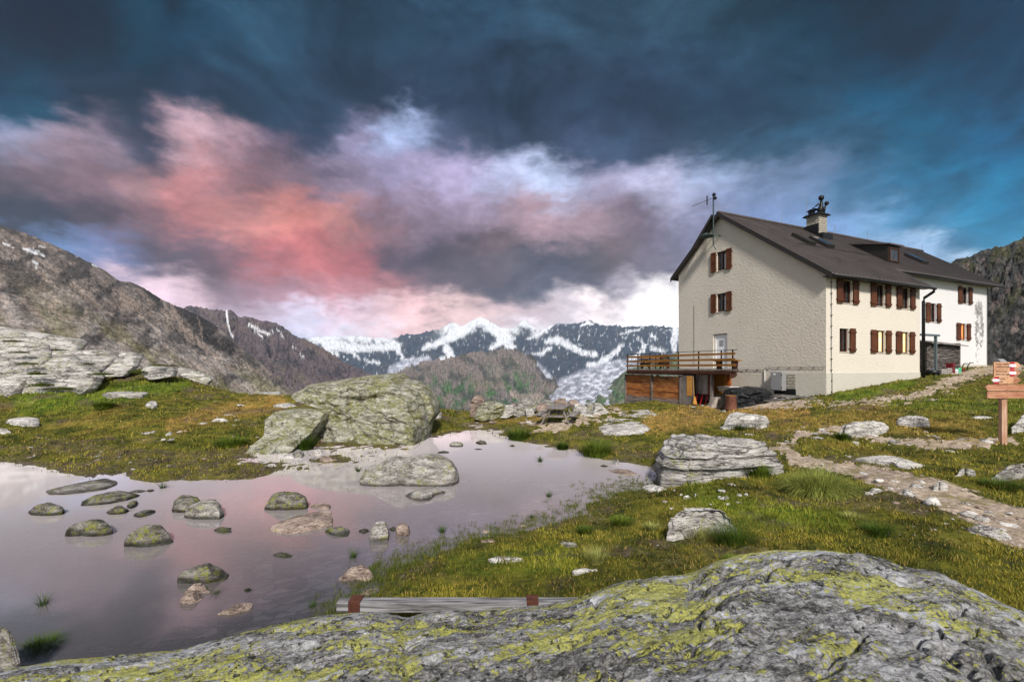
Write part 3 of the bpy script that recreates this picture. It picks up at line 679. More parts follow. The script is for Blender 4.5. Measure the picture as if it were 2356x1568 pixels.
mountain('dark_spur', [(1195,830),(1210,815),(1225,818),(1245,830),(1262,845),(1270,862),(1262,875),(1235,885)],
         [(1195,930),(1235,930)], 4300, 3950, 140, 90, lambda *a: (lambda c, s: (c * 0.8, s))(*paint_hill(*a)), amp=0.02, namp=0.8, seed=47, grain=0.04, ns=30)

def paint_right(vx, vy, T, rid, nz, x, y, z):
    c = base_col(vx.shape, (0.050, 0.052, 0.050))
    g = fbm(vx, vy, 0, 0.02, 5, 101); g2 = fbm(vx - vy * .5, vy * 1.2, 0, 0.05, 5, 103)
    c = lerpc(sstep(0.0, 0.2, g2) * 0.6, c, (0.16, 0.15, 0.145))
    c = lerpc(sstep(0.02, 0.2, g + (T - .7) * .3) * 0.6, c, (0.085, 0.085, 0.03))
    c = lerpc(sstep(0.16, 0.26, fbm(vx, vy, 4, 0.04, 5, 107)) * 0.5, c, (0.28, 0.20, 0.18))
    return c, np.zeros(vx.shape)
mountain('mountain_slope_east', [(1900,760),(2000,700),(2100,645),(2180,612),(2200,601),(2235,590),(2260,578),(2290,571),(2320,562),(2356,548),(2500,500),(2800,420),(3300,350)],
         [(1900,900),(3300,880)], [(1900,420),(3300,420)], [(1900,75),(2356,72),(3300,72)], 380, 260, paint_right, amp=0.035, namp=1.4, seed=53, grain=0.5, ns=30)

# valley floor down to the horizon
vf = MB(); vf.add([(-30000, -3000, -620), (30000, -3000, -620), (30000, 40000, -620), (-30000, 40000, -620)], [(0, 1, 2, 3)])
tag(vf.build('valley_floor', flat_mat('valley', (0.06, 0.10, 0.04), 0.95)), kind='structure')
# ---------------------------------------------------------------- rocks
rock_mat('rock_grey', (0.46, 0.44, 0.41), (0.25, 0.235, 0.22), (0.05, 0.045, 0.042), lich=0.25, sc=1.6)
rock_mat('rock_pale', (0.72, 0.69, 0.65), (0.46, 0.435, 0.41), (0.10, 0.09, 0.085), lichen=(0.42, 0.42, 0.16), lich=0.18, sc=1.5, strata=(1, 1, 4))
rock_mat('rock_mossy', (0.50, 0.48, 0.42), (0.27, 0.265, 0.20), (0.06, 0.055, 0.045), lichen=(0.19, 0.185, 0.06), lich=0.46, sc=1.6, crack=1.0, cthr=0.035)
rock_mat('rock_pond', (0.27, 0.255, 0.23), (0.10, 0.092, 0.08), (0.014, 0.012, 0.010), lichen=(0.22, 0.23, 0.035), lich=0.36, sc=3.0, crack=0.25, wetline=True)
rock_mat('rock_pondpale', (0.52, 0.49, 0.46), (0.25, 0.23, 0.21), (0.06, 0.05, 0.045), lichen=(0.24, 0.24, 0.07), lich=0.33, sc=2.6, crack=0.5, wetline=True)
rock_mat('rock_layer', (0.60, 0.575, 0.54), (0.34, 0.32, 0.30), (0.045, 0.04, 0.036), lichen=(0.42, 0.42, 0.16), lich=0.2, sc=1.3, strata=(1, 1, 7), cthr=0.05)
rock_mat('rock_brown', (0.46, 0.36, 0.30), (0.24, 0.18, 0.15), (0.05, 0.035, 0.03), lich=0.1, sc=2.4, crack=0.5)
rock_mat('rock_slab', (0.64, 0.61, 0.57), (0.38, 0.355, 0.33), (0.055, 0.05, 0.045), lichen=(0.28, 0.27, 0.17), lich=0.36, sc=0.7, strata=(1, 1, 5), cthr=0.035)
RM = MATS

def resample(poly, n):
    p = np.array(poly, float); c = np.array([(p[:, 0].min() + p[:, 0].max()) / 2, (p[:, 1].min() + p[:, 1].max()) / 2])
    q = np.r_[p, p[:1]]; seg = np.hypot(*(np.diff(q, axis=0).T)); L = np.r_[0, np.cumsum(seg)]
    t = np.linspace(0, L[-1], n, endpoint=False)
    return np.c_[np.interp(t, L, q[:, 0]), np.interp(t, L, q[:, 1])]
RB = []
def flat_rock(poly, H, mat, label, cat='rock', name='rock', group=None, p=5.0, q=2.4, cuts=4, nz=0.10, seed=1, zb=None, N=110, M=26, tilt=0.0, lay=0.0, sharp=0.25, edge=None):
    """a rock lying on the ground: its outline as seen is laid down on the ground (its far edge at the height of its top)"""
    P = resample(poly, N); ymin, ymax = P[:, 1].min(), P[:, 1].max()
    cxp = P[:, 0].mean()
    if zb is None:
        d0 = 2.8 * FV / (ymax - HY); z0 = 0.0
        for _ in range(12):
            z0 = gz((cxp - CX) / FV * d0, d0); d0 = 0.5 * d0 + 0.5 * (EYE - z0) * FV / (ymax - HY)
        zb = max(z0, -0.02) if z0 > -0.3 else 0.0
    t = (ymax - P[:, 1]) / (ymax - ymin)
    zt = zb + H * np.clip(t * 1.25, 0, 1) ** 0.7 * 0.85
    d = (EYE - zt) * FV / (P[:, 1] - HY); B = np.c_[(P[:, 0] - CX) / FV * d, d]
    C = B.mean(0); L = np.hypot(*(B - C).T).mean()
    r = np.r_[0.0, 1 - (1 - np.linspace(0, 1, M)[1:]) ** 1.7]
    X = C[0] + r[:, None] * (B[:, 0] - C[0]); Y = C[1] + r[:, None] * (B[:, 1] - C[1])
    rr = np.repeat(r[:, None], N, 1)
    wv = 1 + 0.12 * fbm(X, Y, 3, 2.0 / L, 3, seed)
    h = H * np.clip(1 - (rr * 1.0) ** p, 0, 1) ** (1 / q) * (1 - 0.0 * rr)
    rs = np.random.RandomState(seed)
    for k in range(cuts):
        a = rs.uniform(0, 2 * math.pi); sl = rs.uniform(0.5, 1.6) * H / L; off = H * rs.uniform(1.1, 1.5)
        pl = off - sl * ((X - C[0]) * math.cos(a) + (Y - C[1]) * math.sin(a) - 0.15 * L)
        h = np.minimum(h, np.maximum(pl, H * 0.12))
    h = h * (1 + tilt * (X - C[0]) / L) * wv
    if lay: st = np.round(h / lay + 0.35 * fbm(X, Y, 0, 1 / L, 3, seed)) * lay; h = h * 0.4 + st * 0.6
    Z = zb + h
    n1 = fbm(X, Y, Z * 1.5, 1.6 / L, 5, seed + 3, 0.55); n2 = fbm(X, Y, Z * 1.5 + 9, 1.6 / L, 5, seed + 5, 0.55)
    n3 = fbm(X * 1.0, Y * 1.0, Z * 3, 2.6 / L, 5, seed + 7, 0.6, ridge=True) - 0.6
    am = nz * L
    if lay:
        sw = np.sin((Z - zb) * 2 * math.pi / lay + 3 * fbm(X, Y, 0, 1 / L, 3, seed + 8)); sw = np.sign(sw) * np.abs(sw) ** .5 * .05 * rr ** 5
        X = X + (X - C[0]) * sw; Y = Y + (Y - C[1]) * sw
    X = X + am * n1 * 1.2; Y = Y + am * n2 * 1.2; Z = Z + (am * n3 * sharp * 2 + am * n1 * 0.6) * (1 - 0.9 * rr ** 8) * min(1, H / L * 2)
    X = np.r_[X, C[0] + 1.02 * (B[None, :, 0] - C[0])]; Y = np.r_[Y, C[1] + 1.02 * (B[None, :, 1] - C[1])]; Z = np.r_[Z, np.full((1, N), zb - 0.4)]
    org = (float(C[0]), float(C[1]), float(zb))
    V = np.stack([X.ravel() - org[0], Y.ravel() - org[1], Z.ravel() - org[2]], 1)
    me = make_mesh(name, V, grid_faces(M + 1, N, True), RM[mat], True)
    o = obj(name, me, loc=org); tag(o, label, cat, group)
    return o

def stand_rock(poly, d, thick, mat, label, cat='rock', name='rock', group=None, seed=1, nz=0.06, lean=0.0, N=120, M=44, e=0.55, cuts=3, lay=0.0, sink=0.0, foot=None):
    """a tall rock: its outline stands at distance d, with a real depth behind and in front of it"""
    P = resample(poly, N)
    X0 = (P[:, 0] - CX) / FV * d; Z0 = EYE - (P[:, 1] - HY) / FV * d
    zr = (Z0 - Z0.min()) / (Z0.max() - Z0.min()); Z0 = Z0 - (0.22 * (Z0.max() - Z0.min()) if foot is None else foot) * (1 - sstep(0.0, 0.4, zr))
    X0 = X0.mean() + (X0 - X0.mean()) * (1 + .07 * (1 - sstep(0.0, 0.5, zr)))
    cz = (Z0.max() + Z0.min()) / 2 ; cx = X0.mean(); H = (Z0.max() - Z0.min()) / 2; L = max(H, (X0.max() - X0.min()) / 2)
    ph = np.linspace(-1, 1, M) * math.pi / 2
    el = e + (0.3 - e) * sstep(0.1, -0.3, (Z0 - cz) / H)
    cphi = np.abs(np.cos(ph))[:, None] ** el[None]; sphi = np.sign(np.sin(ph)) * np.abs(np.sin(ph)) ** e
    X = cx + cphi * (X0 - cx); Z = cz + cphi * (Z0 - cz)
    Yo = sphi[:, None] * thick + 0 * X
    rs = np.random.RandomState(seed)
    for k in range(cuts):
        a = rs.uniform(-0.9, 0.9); b = rs.uniform(-0.5, 0.9); off = rs.uniform(0.62, 0.95) * thick
        lim = off + ((X - cx) * a + (Z - cz) * b) * 0.45
        Yo = np.maximum(Yo, -np.maximum(lim, thick * 0.15))
    Y = d + Yo + 0.6 * thick * (thick > 0.9) + lean * (Z - cz)
    n1 = fbm(X, Y, Z, 1.2 / L, 6, seed, 0.55); n2 = fbm(X, Y + 7, Z, 1.2 / L, 6, seed + 9, 0.55); n3 = fbm(X, Y, Z * 2.5, 1.8 / L, 6, seed + 4, 0.6, ridge=True) - 0.6
    am = nz * L
    k = np.abs(sphi)[:, None]
    X = X + am * n1 * 0.8; Z = Z + am * n2 * 0.7; Y = Y - am * (n3 * 2.0 + n1 * 2.2) * k
    if lay:
        s = np.sin((Z + 0.25 * (X - cx) + 0.3 * L * n1) * 2 * math.pi / lay); Y = Y + k * lay * 0.28 * np.sign(s) * np.abs(s) ** 0.6
    org = (float(cx), float(d), float(Z0.min() + sink))
    V = np.stack([X.ravel() - org[0], Y.ravel() - org[1], Z.ravel() - org[2]], 1)
    me = make_mesh(name, V, grid_faces(M, N, True), RM[mat], True)
    o = obj(name, me, loc=org); tag(o, label, cat, group)
    return o

# ---- the great lichen-covered boulder under the camera
@material('lichen_boulder')
def _(t, co, bs):
    s = t.mapping(co, scale=(1.0, 2.2, 1.6), rot=(0.1, 0.1, 0.42))
    a1 = t.noise(s, 2.0, 8, 0.62, 0.5); a2 = t.noise(s, 15.0, 7, 0.70); a3 = t.noise(co, 70.0, 4, 0.6)
    f = t.math('ADD', t.math('MULTIPLY', a1, 0.40), t.math('ADD', t.math('MULTIPLY', a2, 0.35), t.math('MULTIPLY', a3, 0.25)))
    c = t.ramp(f, [(0.385, (0.014, 0.014, 0.015)), (0.45, (0.085, 0.083, 0.080)), (0.50, (0.22, 0.215, 0.21)), (0.565, (0.42, 0.42, 0.43)), (0.66, (0.62, 0.62, 0.66))])
    # pale bluish grey crusts
    g = t.rng(t.math('ADD', t.noise(s, 1.3, 4, 0.6), t.math('MULTIPLY', a2, 0.35)), 0.72, 0.80)
    c = t.mix(t.math('MULTIPLY', g, 0.7), c, t.mix(a2, (0.30, 0.32, 0.36), (0.66, 0.68, 0.74)))
    # map lichen: rounded patches with ragged rims, thick in some zones
    wv = t.vmath('ADD', co, t.vmath('SCALE', t.vmath('SUBTRACT', t.noise(co, 9.0, 4, 0.6, color=True), (0.5, 0.5, 0.5)), scale=0.085))
    sq = t.mapping(wv, scale=(1.0, 1.5, 1.0), rot=(0, 0, 0.42))
    zone = t.noise(s, 1.2, 4, 0.62)
    v1 = t.voronoi(sq, 13.0); v2 = t.voronoi(sq, 34.0)
    th = t.rng(zone, 0.40, 0.64, 0.10, 0.62, smooth=False)
    m1 = t.math('GREATER_THAN', t.math('SUBTRACT', th, v1), 0.0)
    th2 = t.rng(zone, 0.38, 0.60, 0.0, 0.46, smooth=False)
    m2 = t.math('GREATER_THAN', t.math('SUBTRACT', th2, v2), 0.0)
    patch = t.rng(t.math('ADD', t.noise(wv, 19.0, 6, 0.70), t.math('MULTIPLY', t.math('SUBTRACT', zone, 0.5), 0.95)), 0.560, 0.575)
    m = t.math('MAXIMUM', patch, t.math('MULTIPLY', t.math('MAXIMUM', m1, m2), t.rng(zone, 0.36, 0.47)))
    speck = t.rng(a3, 0.36, 0.46)
    m = t.math('MULTIPLY', m, t.math('MULTIPLY_ADD', speck, 0.6, 0.4))
    lc = t.mix(t.noise(co, 3.0, 4), (0.30, 0.31, 0.07), (0.54, 0.52, 0.15))
    lc = t.mix(t.math('MULTIPLY', t.rng(a3, 0.6, 0.4), 0.5), lc, (0.18, 0.19, 0.03))
    c = t.mix(t.math('MULTIPLY', m, 0.93), c, lc)
    # black crust
    bk = t.rng(t.noise(wv, 12.0, 6, 0.72), 0.57, 0.60)
    c = t.mix(t.math('MULTIPLY', bk, 0.85), c, (0.012, 0.012, 0.011))
    h = t.math('ADD', t.math('MULTIPLY', a2, 0.8), t.math('ADD', t.math('MULTIPLY', a3, 0.22), t.math('MULTIPLY', m, 0.10)))
    setc(t, bs, c, 0.92, t.bump(h, 0.9, 0.035))
    bs.inputs['Specular IOR Level'].default_value = 0.25
SIL = [(-700,1600,3.2),(-300,1570,3.5),(0,1538,3.7),(60,1530,3.7),(120,1520,3.8),(300,1502,3.9),(420,1494,3.9),(470,1478,3.9),(560,1452,3.9),(640,1434,3.9),(700,1422,3.9),(760,1412,3.8),(860,1404,3.75),(905,1410,3.7),(935,1420,3.65),(960,1408,3.6),(1000,1403,3.6),(1060,1398,3.6),(1100,1403,3.6),(1180,1392,3.6),(1250,1386,3.6),(1320,1378,3.6),(1350,1366,3.6),(1385,1352,3.6),(1430,1338,3.6),(1480,1330,3.6),(1560,1322,3.6),(1605,1318,3.55),(1620,1304,3.5),(1700,1276,3.5),(1790,1265,3.5),(1900,1264,3.4),(1980,1270,3.4),(2040,1282,3.4),(2085,1302,3.35),(2150,1312,3.3),(2200,1334,3.3),(2270,1368,3.2),(2356,1405,3.1),(2500,1480,2.9),(2800,1600,2.7)]
_sx = [a[0] for a in SIL]
nb1, nb2 = 640, 330
vxs = np.linspace(-420, 2700, nb1); ss = np.r_[np.linspace(0.0, 1.0, 270), 1 + np.linspace(0, 0.16, 61)[1:]]
VX, S_ = np.meshgrid(vxs, ss)
vs_ = np.interp(VX, _sx, [a[1] for a in SIL]); ds_ = np.interp(VX, _sx, [a[2] for a in SIL])
k7 = np.ones(9) / 9
vs_s = np.array([np.convolve(np.pad(r, 4, 'edge'), k7, 'valid') for r in vs_[:1]]).repeat(len(ss), 0)
zs = EYE - ds_ * (vs_s - HY) / FV
dn = 0.75; zn = np.interp(VX, [-400, 300, 900, 1500, 2100, 2700], [1.15, 1.25, 1.42, 1.58, 1.66, 1.6])
D = dn + (ds_ - dn) * S_
kk = np.clip(S_, 0, 1)
Zb = zn + (zs - zn) * (0.62 * kk + 0.38 * kk ** 2.2)
ov = np.clip(S_ - 1, 0, 1); Zb = Zb - ov * (ds_ - dn) * (0.75 + 9.0 * ov)
Xb = (VX - CX) / FV * D; Yb = D
u1 = Xb * 0.91 + Yb * 0.41; v1 = -Xb * 0.41 + Yb * 0.91
edge = 1 - 0.72 * sstep(0.90, 1.0, kk) * (1 - sstep(0, 0.04, ov))
Zb = Zb + edge * (0.10 * fbm(u1 * 0.6, v1 * 1.4, 0, 1.0, 3, 201) + 0.060 * (fbm(u1 * 0.8, v1 * 2.2, 0, 1.3, 7, 207, 0.62, ridge=True) - 0.62) + 0.03 * fbm(u1, v1, 0, 7.0, 4, 211, 0.6) + 0.016 * fbm(u1, v1 * 1.6, 0, 22.0, 3, 213))
Zb = Zb - 0.05 * sstep(0.10, 0.0, np.abs(fbm(u1 * .8, v1 * 2.2, 3, 0.9, 4, 219)) * 3) * edge
bme = make_mesh('boulder', np.stack([Xb.ravel(), Yb.ravel() - 2.0, Zb.ravel() - 0.5], 1), grid_faces(len(ss), nb1), MATS['lichen_boulder'], True)
tag(obj('boulder', bme, loc=(0, 2.0, 0.5)), 'huge grey boulder crusted with yellow-green map lichen, filling the bottom of the view', 'boulder')

# ---- rocks in the pond
PR = [
 ([(836,1078),(848,1062),(862,1055),(900,1052),(925,1055),(960,1052),(985,1045),(1015,1043),(1035,1050),(1047,1062),(1046,1080),(1030,1096),(1000,1106),(968,1108),(925,1113),(905,1108),(860,1098),(838,1092)], .62, 'rock_pondpale', 'largest boulder in the pond, long and pale grey with a lichened right end', 4.5),
 ([(936,1134),(958,1122),(995,1119),(1022,1126),(1000,1132),(985,1148),(972,1151),(950,1144)], .16, 'rock_pondpale', 'low tapering stone just in front of the largest pond boulder', 3),
 ([(612,1160),(625,1136),(640,1126),(668,1124),(690,1130),(707,1146),(703,1156),(680,1164),(640,1170)], .42, 'rock_pond', 'rounded lichen-green boulder alone in the middle of the pond', 4),
 ([(398,1162),(401,1146),(412,1139),(430,1136),(452,1137),(462,1146),(450,1160),(430,1172),(400,1176)], .32, 'rock_pond', 'darker lichened rock behind and left of the cracked pond rock', 4),
 ([(430,1168),(445,1155),(470,1143),(492,1142),(506,1156),(511,1174),(500,1190),(470,1192),(445,1186),(428,1176)], .36, 'rock_pondpale', 'pale cracked rock leaning against a darker one in the pond', 4),
 ([(626,1214),(640,1203),(680,1186),(725,1172),(750,1166),(758,1172),(762,1192),(760,1203),(700,1219),(660,1226)], .14, 'rock_brown', 'flat brown slab of rock, pointed at its left end, in mid pond', 10),
 ([(712,1160),(725,1154),(748,1156),(760,1162),(756,1170),(735,1168)], .09, 'rock_brown', 'small thin slab behind the flat brown slab in the pond', 5),
 ([(750,1214),(765,1210),(785,1208),(803,1214),(798,1228),(785,1233),(768,1226)], .14, 'rock_pond', 'dark low rock at the right tip of the flat brown slab', 3),
 ([(851,1226),(855,1210),(866,1201),(888,1200),(893,1214),(891,1232),(870,1242),(852,1240)], .34, 'rock_pondpale', 'upright grey block, biggest of the three stones left of the grass spray', 6),
 ([(826,1219),(840,1213),(849,1217),(838,1226)], .06, 'rock_pond', 'tiny dark stone left of the upright grey block in the pond', 3),
 ([(896,1214),(905,1209),(912,1213),(905,1222)], .05, 'rock_pond', 'tiny flat stone between the two upright blocks in the pond', 3),
 ([(911,1214),(918,1203),(932,1200),(941,1208),(940,1222),(928,1230),(914,1226)], .26, 'rock_brown', 'small brown upright block, right of the grey one in the pond', 5),
 ([(114,1128),(150,1116),(200,1103),(240,1097),(262,1102),(264,1110),(240,1122),(190,1131),(150,1136),(120,1136)], .10, 'rock_pondpale', 'long flat grey slab at the far left shore of the pond', 10),
 ([(176,1154),(190,1146),(230,1136),(275,1127),(305,1125),(315,1130),(290,1142),(250,1154),(200,1162),(180,1164)], .24, 'rock_pond', 'long low lichened rock parallel to the flat slab near the left shore', 5),
 ([(300,1130),(318,1124),(334,1127),(322,1133)], .06, 'rock_pondpale', 'small pale stone at the right tip of the long low rock', 3),
 ([(336,1128),(350,1123),(356,1126),(346,1133)], .08, 'rock_pond', 'small dark stone near the shore, right of the small pale stone', 3),
 ([(68,1168),(80,1156),(96,1150),(118,1156),(146,1166),(140,1174),(100,1184),(76,1176)], .28, 'rock_pond', 'pyramid-shaped lichened rock at the far left of the pond', 2.2),
 ([(247,1172),(258,1164),(275,1161),(294,1167),(285,1176),(262,1182),(249,1178)], .16, 'rock_pond', 'small rounded rock near the middle of the left rocks, beside a knob', 3),
 ([(293,1160),(300,1151),(316,1149),(312,1160),(300,1169)], .13, 'rock_pond', 'small dark knob of rock right of the small rounded rock', 3),
 ([(309,1182),(325,1173),(345,1170),(357,1171),(340,1182),(320,1189)], .10, 'rock_pond', 'small slanted wedge of rock right of centre among the left rocks', 3),
 ([(155,1225),(172,1208),(200,1196),(240,1191),(250,1198),(257,1210),(235,1222),(190,1230)], .34, 'rock_pond', 'humped lichened rock, left of the pair in the left half of the pond', 3.2),
 ([(290,1252),(300,1230),(320,1209),(345,1201),(375,1206),(396,1221),(380,1234),(340,1247),(305,1254)], .40, 'rock_pond', 'lichened dome rock, right of the pair in the left half of the pond', 3),
 ([(494,1216),(505,1210),(532,1209),(528,1214),(532,1220),(510,1225)], .08, 'rock_pond', 'small notched dark stone alone left of the flat brown slab', 3),
 ([(630,1273),(645,1268),(672,1273),(668,1281),(652,1282)], .06, 'rock_pond', 'small crumbling dark stone alone below the flat brown slab', 3),
 ([(413,1330),(440,1312),(480,1292),(505,1288),(522,1298),(515,1312),(490,1328),(460,1338),(425,1334)], .30, 'rock_pond', 'sharp-crested lichened rock in the near left part of the pond', 2.6),
 ([(428,1350),(440,1342),(465,1339),(483,1350),(475,1362),(450,1362)], .16, 'rock_brown', 'upper of the little brown rocks below the sharp-crested rock', 3),
 ([(416,1382),(420,1366),(432,1356),(455,1357),(462,1366),(445,1380),(430,1386)], .16, 'rock_brown', 'lower left of the little brown rocks below the sharp-crested rock', 3),
 ([(503,1412),(520,1396),(560,1385),(580,1384),(575,1396),(540,1410)], .07, 'rock_brown', 'sunken flat stone in the dark near part of the pond', 8),
 ([(562,1355),(572,1350),(580,1354),(570,1360)], .04, 'rock_pond', 'tiny stone right of the near grass tuft in the pond', 3),
 ([(779,1326),(795,1312),(815,1298),(830,1294),(850,1302),(858,1318),(850,1334),(800,1336)], .24, 'rock_brown', 'reddish wedge of rock on the near shore with grass at its foot', 2.5),
 ([(480,1492),(505,1476),(530,1462),(545,1463),(545,1474),(520,1490),(500,1500)], .20, 'rock_pond', 'low mossy rock at the foot of the lichen boulder', 3),
 ([(0,1462),(20,1466),(45,1478),(70,1492),(82,1508),(60,1516),(20,1530),(-40,1540),(-60,1480)], .75, 'rock_pondpale', 'dark grey rock cut by the left edge of the picture', 3.5),
 ([(824,1372),(840,1357),(862,1350),(870,1356),(850,1368)], .04, 'rock_brown', 'flat pinkish stone sunk in the near shore mud', 6),
]
for i, (pl, H, m, lb, p) in enumerate(PR):
    H *= .9 if i == 0 else .62; p = max(min(p, 6), 3.2); pc = np.array(pl, float); pc = pc.mean(0) + (pc - pc.mean(0)) * 1.09; pl = [tuple(q_) for q_ in pc]
    flat_rock(pl, H, m, lb, name='pond_rock', group='rocks standing in the pond', p=p, seed=300 + i, zb=0.0 if 'shore' not in lb or 'far left' in lb else None, N=84, M=20, cuts=4, nz=.08)
SH = [  # small stones at the far end of the pond and along its shores
 ([(1033,1022),(1040,1014),(1055,1013),(1066,1018),(1064,1026),(1045,1029)], .22, 'rock_pondpale', 'pale boulder at the mossy islet in the far pond', 3.5),
 ([(1094,1016),(1105,1010),(1118,1012),(1120,1020),(1104,1024)], .16, 'rock_pond', 'grey stone on the mossy islet in the far pond', 3.5),
 ([(1172,1024),(1180,1021),(1186,1026),(1178,1029)], .10, 'rock_pond', 'dark stone right of the mossy islet', 3),
 ([(1090,1032),(1105,1030),(1112,1034),(1098,1036)], .06, 'rock_pond', 'flat dark stone below the mossy islet', 3),
 ([(1006,1040),(1020,1035),(1034,1038),(1030,1044),(1012,1044)], .12, 'rock_pond', 'small dark stone behind the largest pond boulder', 3),
 ([(1398,1080),(1420,1076),(1450,1080),(1472,1092),(1440,1096),(1415,1088)], .08, 'rock_brown', 'flat brown stone lying in the shallows by the right shore', 6),
 ([(1380,1070),(1390,1067),(1400,1072),(1390,1076)], .08, 'rock_pond', 'small dark stone in the shallows behind the flat brown stone', 3),
 ([(1405,1062),(1412,1054),(1424,1056),(1424,1066),(1412,1069)], .18, 'rock_grey', 'small upright grey stone behind the right shallows', 4),
 ([(1476,1116),(1500,1112),(1530,1120),(1548,1128),(1520,1130),(1490,1124)], .07, 'rock_pale', 'flat white stone at the pond edge below the layered boulder', 6),
 ([(1123,1284),(1140,1278),(1175,1276),(1205,1280),(1204,1290),(1170,1294),(1135,1292)], .07, 'rock_pale', 'flat pale oval stone in the near grass', 8),
 ([(1316,1312),(1335,1306),(1372,1303),(1376,1306),(1350,1316),(1322,1319)], .05, 'rock_pale', 'thin white stone in the grass near the boulder', 6),
 ([(1288,1246),(1300,1244),(1326,1248),(1330,1254),(1310,1258)], .08, 'rock_grey', 'grey stone half sunk in the near grass', 5),
 ([(1180,1208),(1205,1204),(1230,1208),(1215,1213),(1190,1214)], .06, 'rock_brown', 'flat brown stone at the near shore grass', 6),
 ([(1106,1222),(1120,1214),(1130,1222),(1115,1230)], .06, 'rock_brown', 'little brown stone standing in the near shallows', 3),
 ([(805,1374),(815,1362),(830,1366),(826,1378)], .04, 'rock_brown', 'small brown stone above the trough', 4),
 ([(1104,1242),(1130,1238),(1145,1243),(1120,1247)], .03, 'rock_brown', 'thin brown stone in the near mud', 5),
 ([(652,1046),(675,1040),(688,1050),(675,1054),(655,1052)], .12, 'rock_pale', 'pale wedge stone under the mossy rock', 3),
 ([(672,1043),(680,1032),(692,1030),(700,1040),(694,1054),(678,1054)], .30, 'rock_grey', 'grey cone-shaped stone on the shore beside a pale wedge', 3),
 ([(721,1038),(728,1029),(740,1031),(740,1040),(726,1044)], .22, 'rock_pale', 'pale round stone right of the cone-shaped stone', 3),
 ([(736,1055),(745,1046),(762,1050),(766,1058),(745,1062)], .18, 'rock_brown', 'dark brown stone on the shore below the mossy boulder', 3),
 ([(724,996),(732,990),(745,992),(743,1000),(728,1004)], .26, 'rock_brown', 'reddish stone in the cleft of the mossy boulder', 3),
 ([(724,1010),(734,1004),(746,1008),(742,1018),(726,1018)], .26, 'rock_brown', 'tan stone in the cleft, below the reddish one', 3),
 ([(705,1012),(714,1008),(724,1014),(720,1021),(708,1022)], .22, 'rock_pale', 'pale stone in the cleft, left of the tan one', 3),
 ([(572,1026),(588,1018),(604,1022),(598,1030),(580,1032)], .14, 'rock_pale', 'white stone at the left foot of the flat lichened outcrop', 3),
 ([(12,966),(30,959),(60,957),(95,960),(92,972),(60,979),(30,974)], .34, 'rock_pale', 'white boulder in the grass near the left edge', 4),
 ([(-20,985),(0,982),(20,986),(26,994),(0,998),(-20,998)], .25, 'rock_pale', 'white stone cut by the left edge', 4),
 ([(322,964),(340,960),(352,968),(335,972)], .08, 'rock_pale', 'small pale stone in the middle of the left grass', 4),
 ([(335,928),(345,922),(362,920),(363,930),(348,936),(338,935)], .30, 'rock_pale', 'upright white stone in the left grass', 4),
 ([(368,926),(385,921),(412,921),(412,930),(390,935),(370,934)], .22, 'rock_pale', 'broad white stone right of the upright white one', 4),
 ([(512,910),(530,903),(545,906),(540,914),(518,916)], .18, 'rock_pale', 'white stone near the crest of the left grass', 3),
]
for i, (pl, H, m, lb, p) in enumerate(SH):
    H *= .62
    flat_rock(pl, H, m, lb, name='stone', group='single stones around the pond', p=p, seed=400 + i, N=56, M=14, cuts=4)

# ---- boulders and ledges on the meadow
flat_rock([(1520,1058),(1511,1040),(1516,1014),(1540,1002),(1575,997),(1640,994),(1700,996),(1750,999),(1760,1015),(1772,1030),(1768,1040),(1790,1055),(1796,1066),(1770,1070),(1740,1076),(1700,1082),(1650,1090),(1610,1096),(1585,1103),(1572,1092),(1545,1080),(1522,1070)], 0.66, 'rock_layer', 'big layered whitish boulder with dark horizontal cracks by the path', 'boulder', 'boulder', p=14, q=2.4, cuts=4, nz=0.09, seed=501, N=190, M=60, lay=0.26, sharp=0.5)
flat_rock([(1657,968),(1672,954),(1690,948),(1730,949),(1765,953),(1770,962),(1752,968),(1740,980),(1700,982),(1665,975)], .48, 'rock_pale', 'whitish blocky rock behind the layered boulder', 'boulder', 'boulder', p=9, seed=502, lay=0.15)
flat_rock([(1536,1196),(1555,1180),(1580,1172),(1640,1174),(1690,1182),(1721,1190),(1715,1202),(1690,1212),(1675,1222),(1640,1228),(1590,1224),(1562,1216),(1550,1208)], .42, 'rock_pale', 'ragged whitish rock with grass around its foot, below the layered boulder', 'boulder', 'boulder', p=7, seed=503, lay=0.10, nz=.13)
flat_rock([(1931,992),(1942,980),(1975,972),(2020,967),(2044,965),(2046,974),(2030,982),(1985,984),(1950,988),(1940,997)], .34, 'rock_pale', 'long low whitish rock, left one of two beyond the path', 'rock', 'rock', p=5, seed=504)
flat_rock([(2062,973),(2080,965),(2120,957),(2137,957),(2138,966),(2110,972),(2085,975)], .30, 'rock_pale', 'low whitish rock with a grassy right end beyond the path', 'rock', 'rock', p=5, seed=505)
flat_rock([(2230,960),(2245,956),(2270,956),(2292,965),(2270,968),(2245,966)], .14, 'rock_pale', 'small whitish rock left of the signpost, halfway to the annex', 'rock', 'rock', p=5, seed=506)
flat_rock([(2328,972),(2345,958),(2356,950),(2400,950),(2400,985),(2345,980)], .5, 'rock_pale', 'white rock at the right edge behind the signpost', 'rock', 'rock', p=4, seed=507)
flat_rock([(1942,1038),(1970,1040),(2000,1046),(2040,1048),(2080,1050),(2110,1058),(2140,1066),(2120,1074),(2090,1080),(2068,1074),(2050,1064),(2010,1056),(1965,1049)], .12, 'rock_pale', 'long flat whitish ledge across the path verge', 'rock', 'rock', p=10, seed=508)
flat_rock([(2270,1092),(2290,1080),(2320,1070),(2356,1068),(2420,1070),(2420,1100),(2356,1102),(2310,1096)], .32, 'rock_grey', 'grey slab at the right edge below the signpost', 'rock', 'rock', p=6, seed=509)
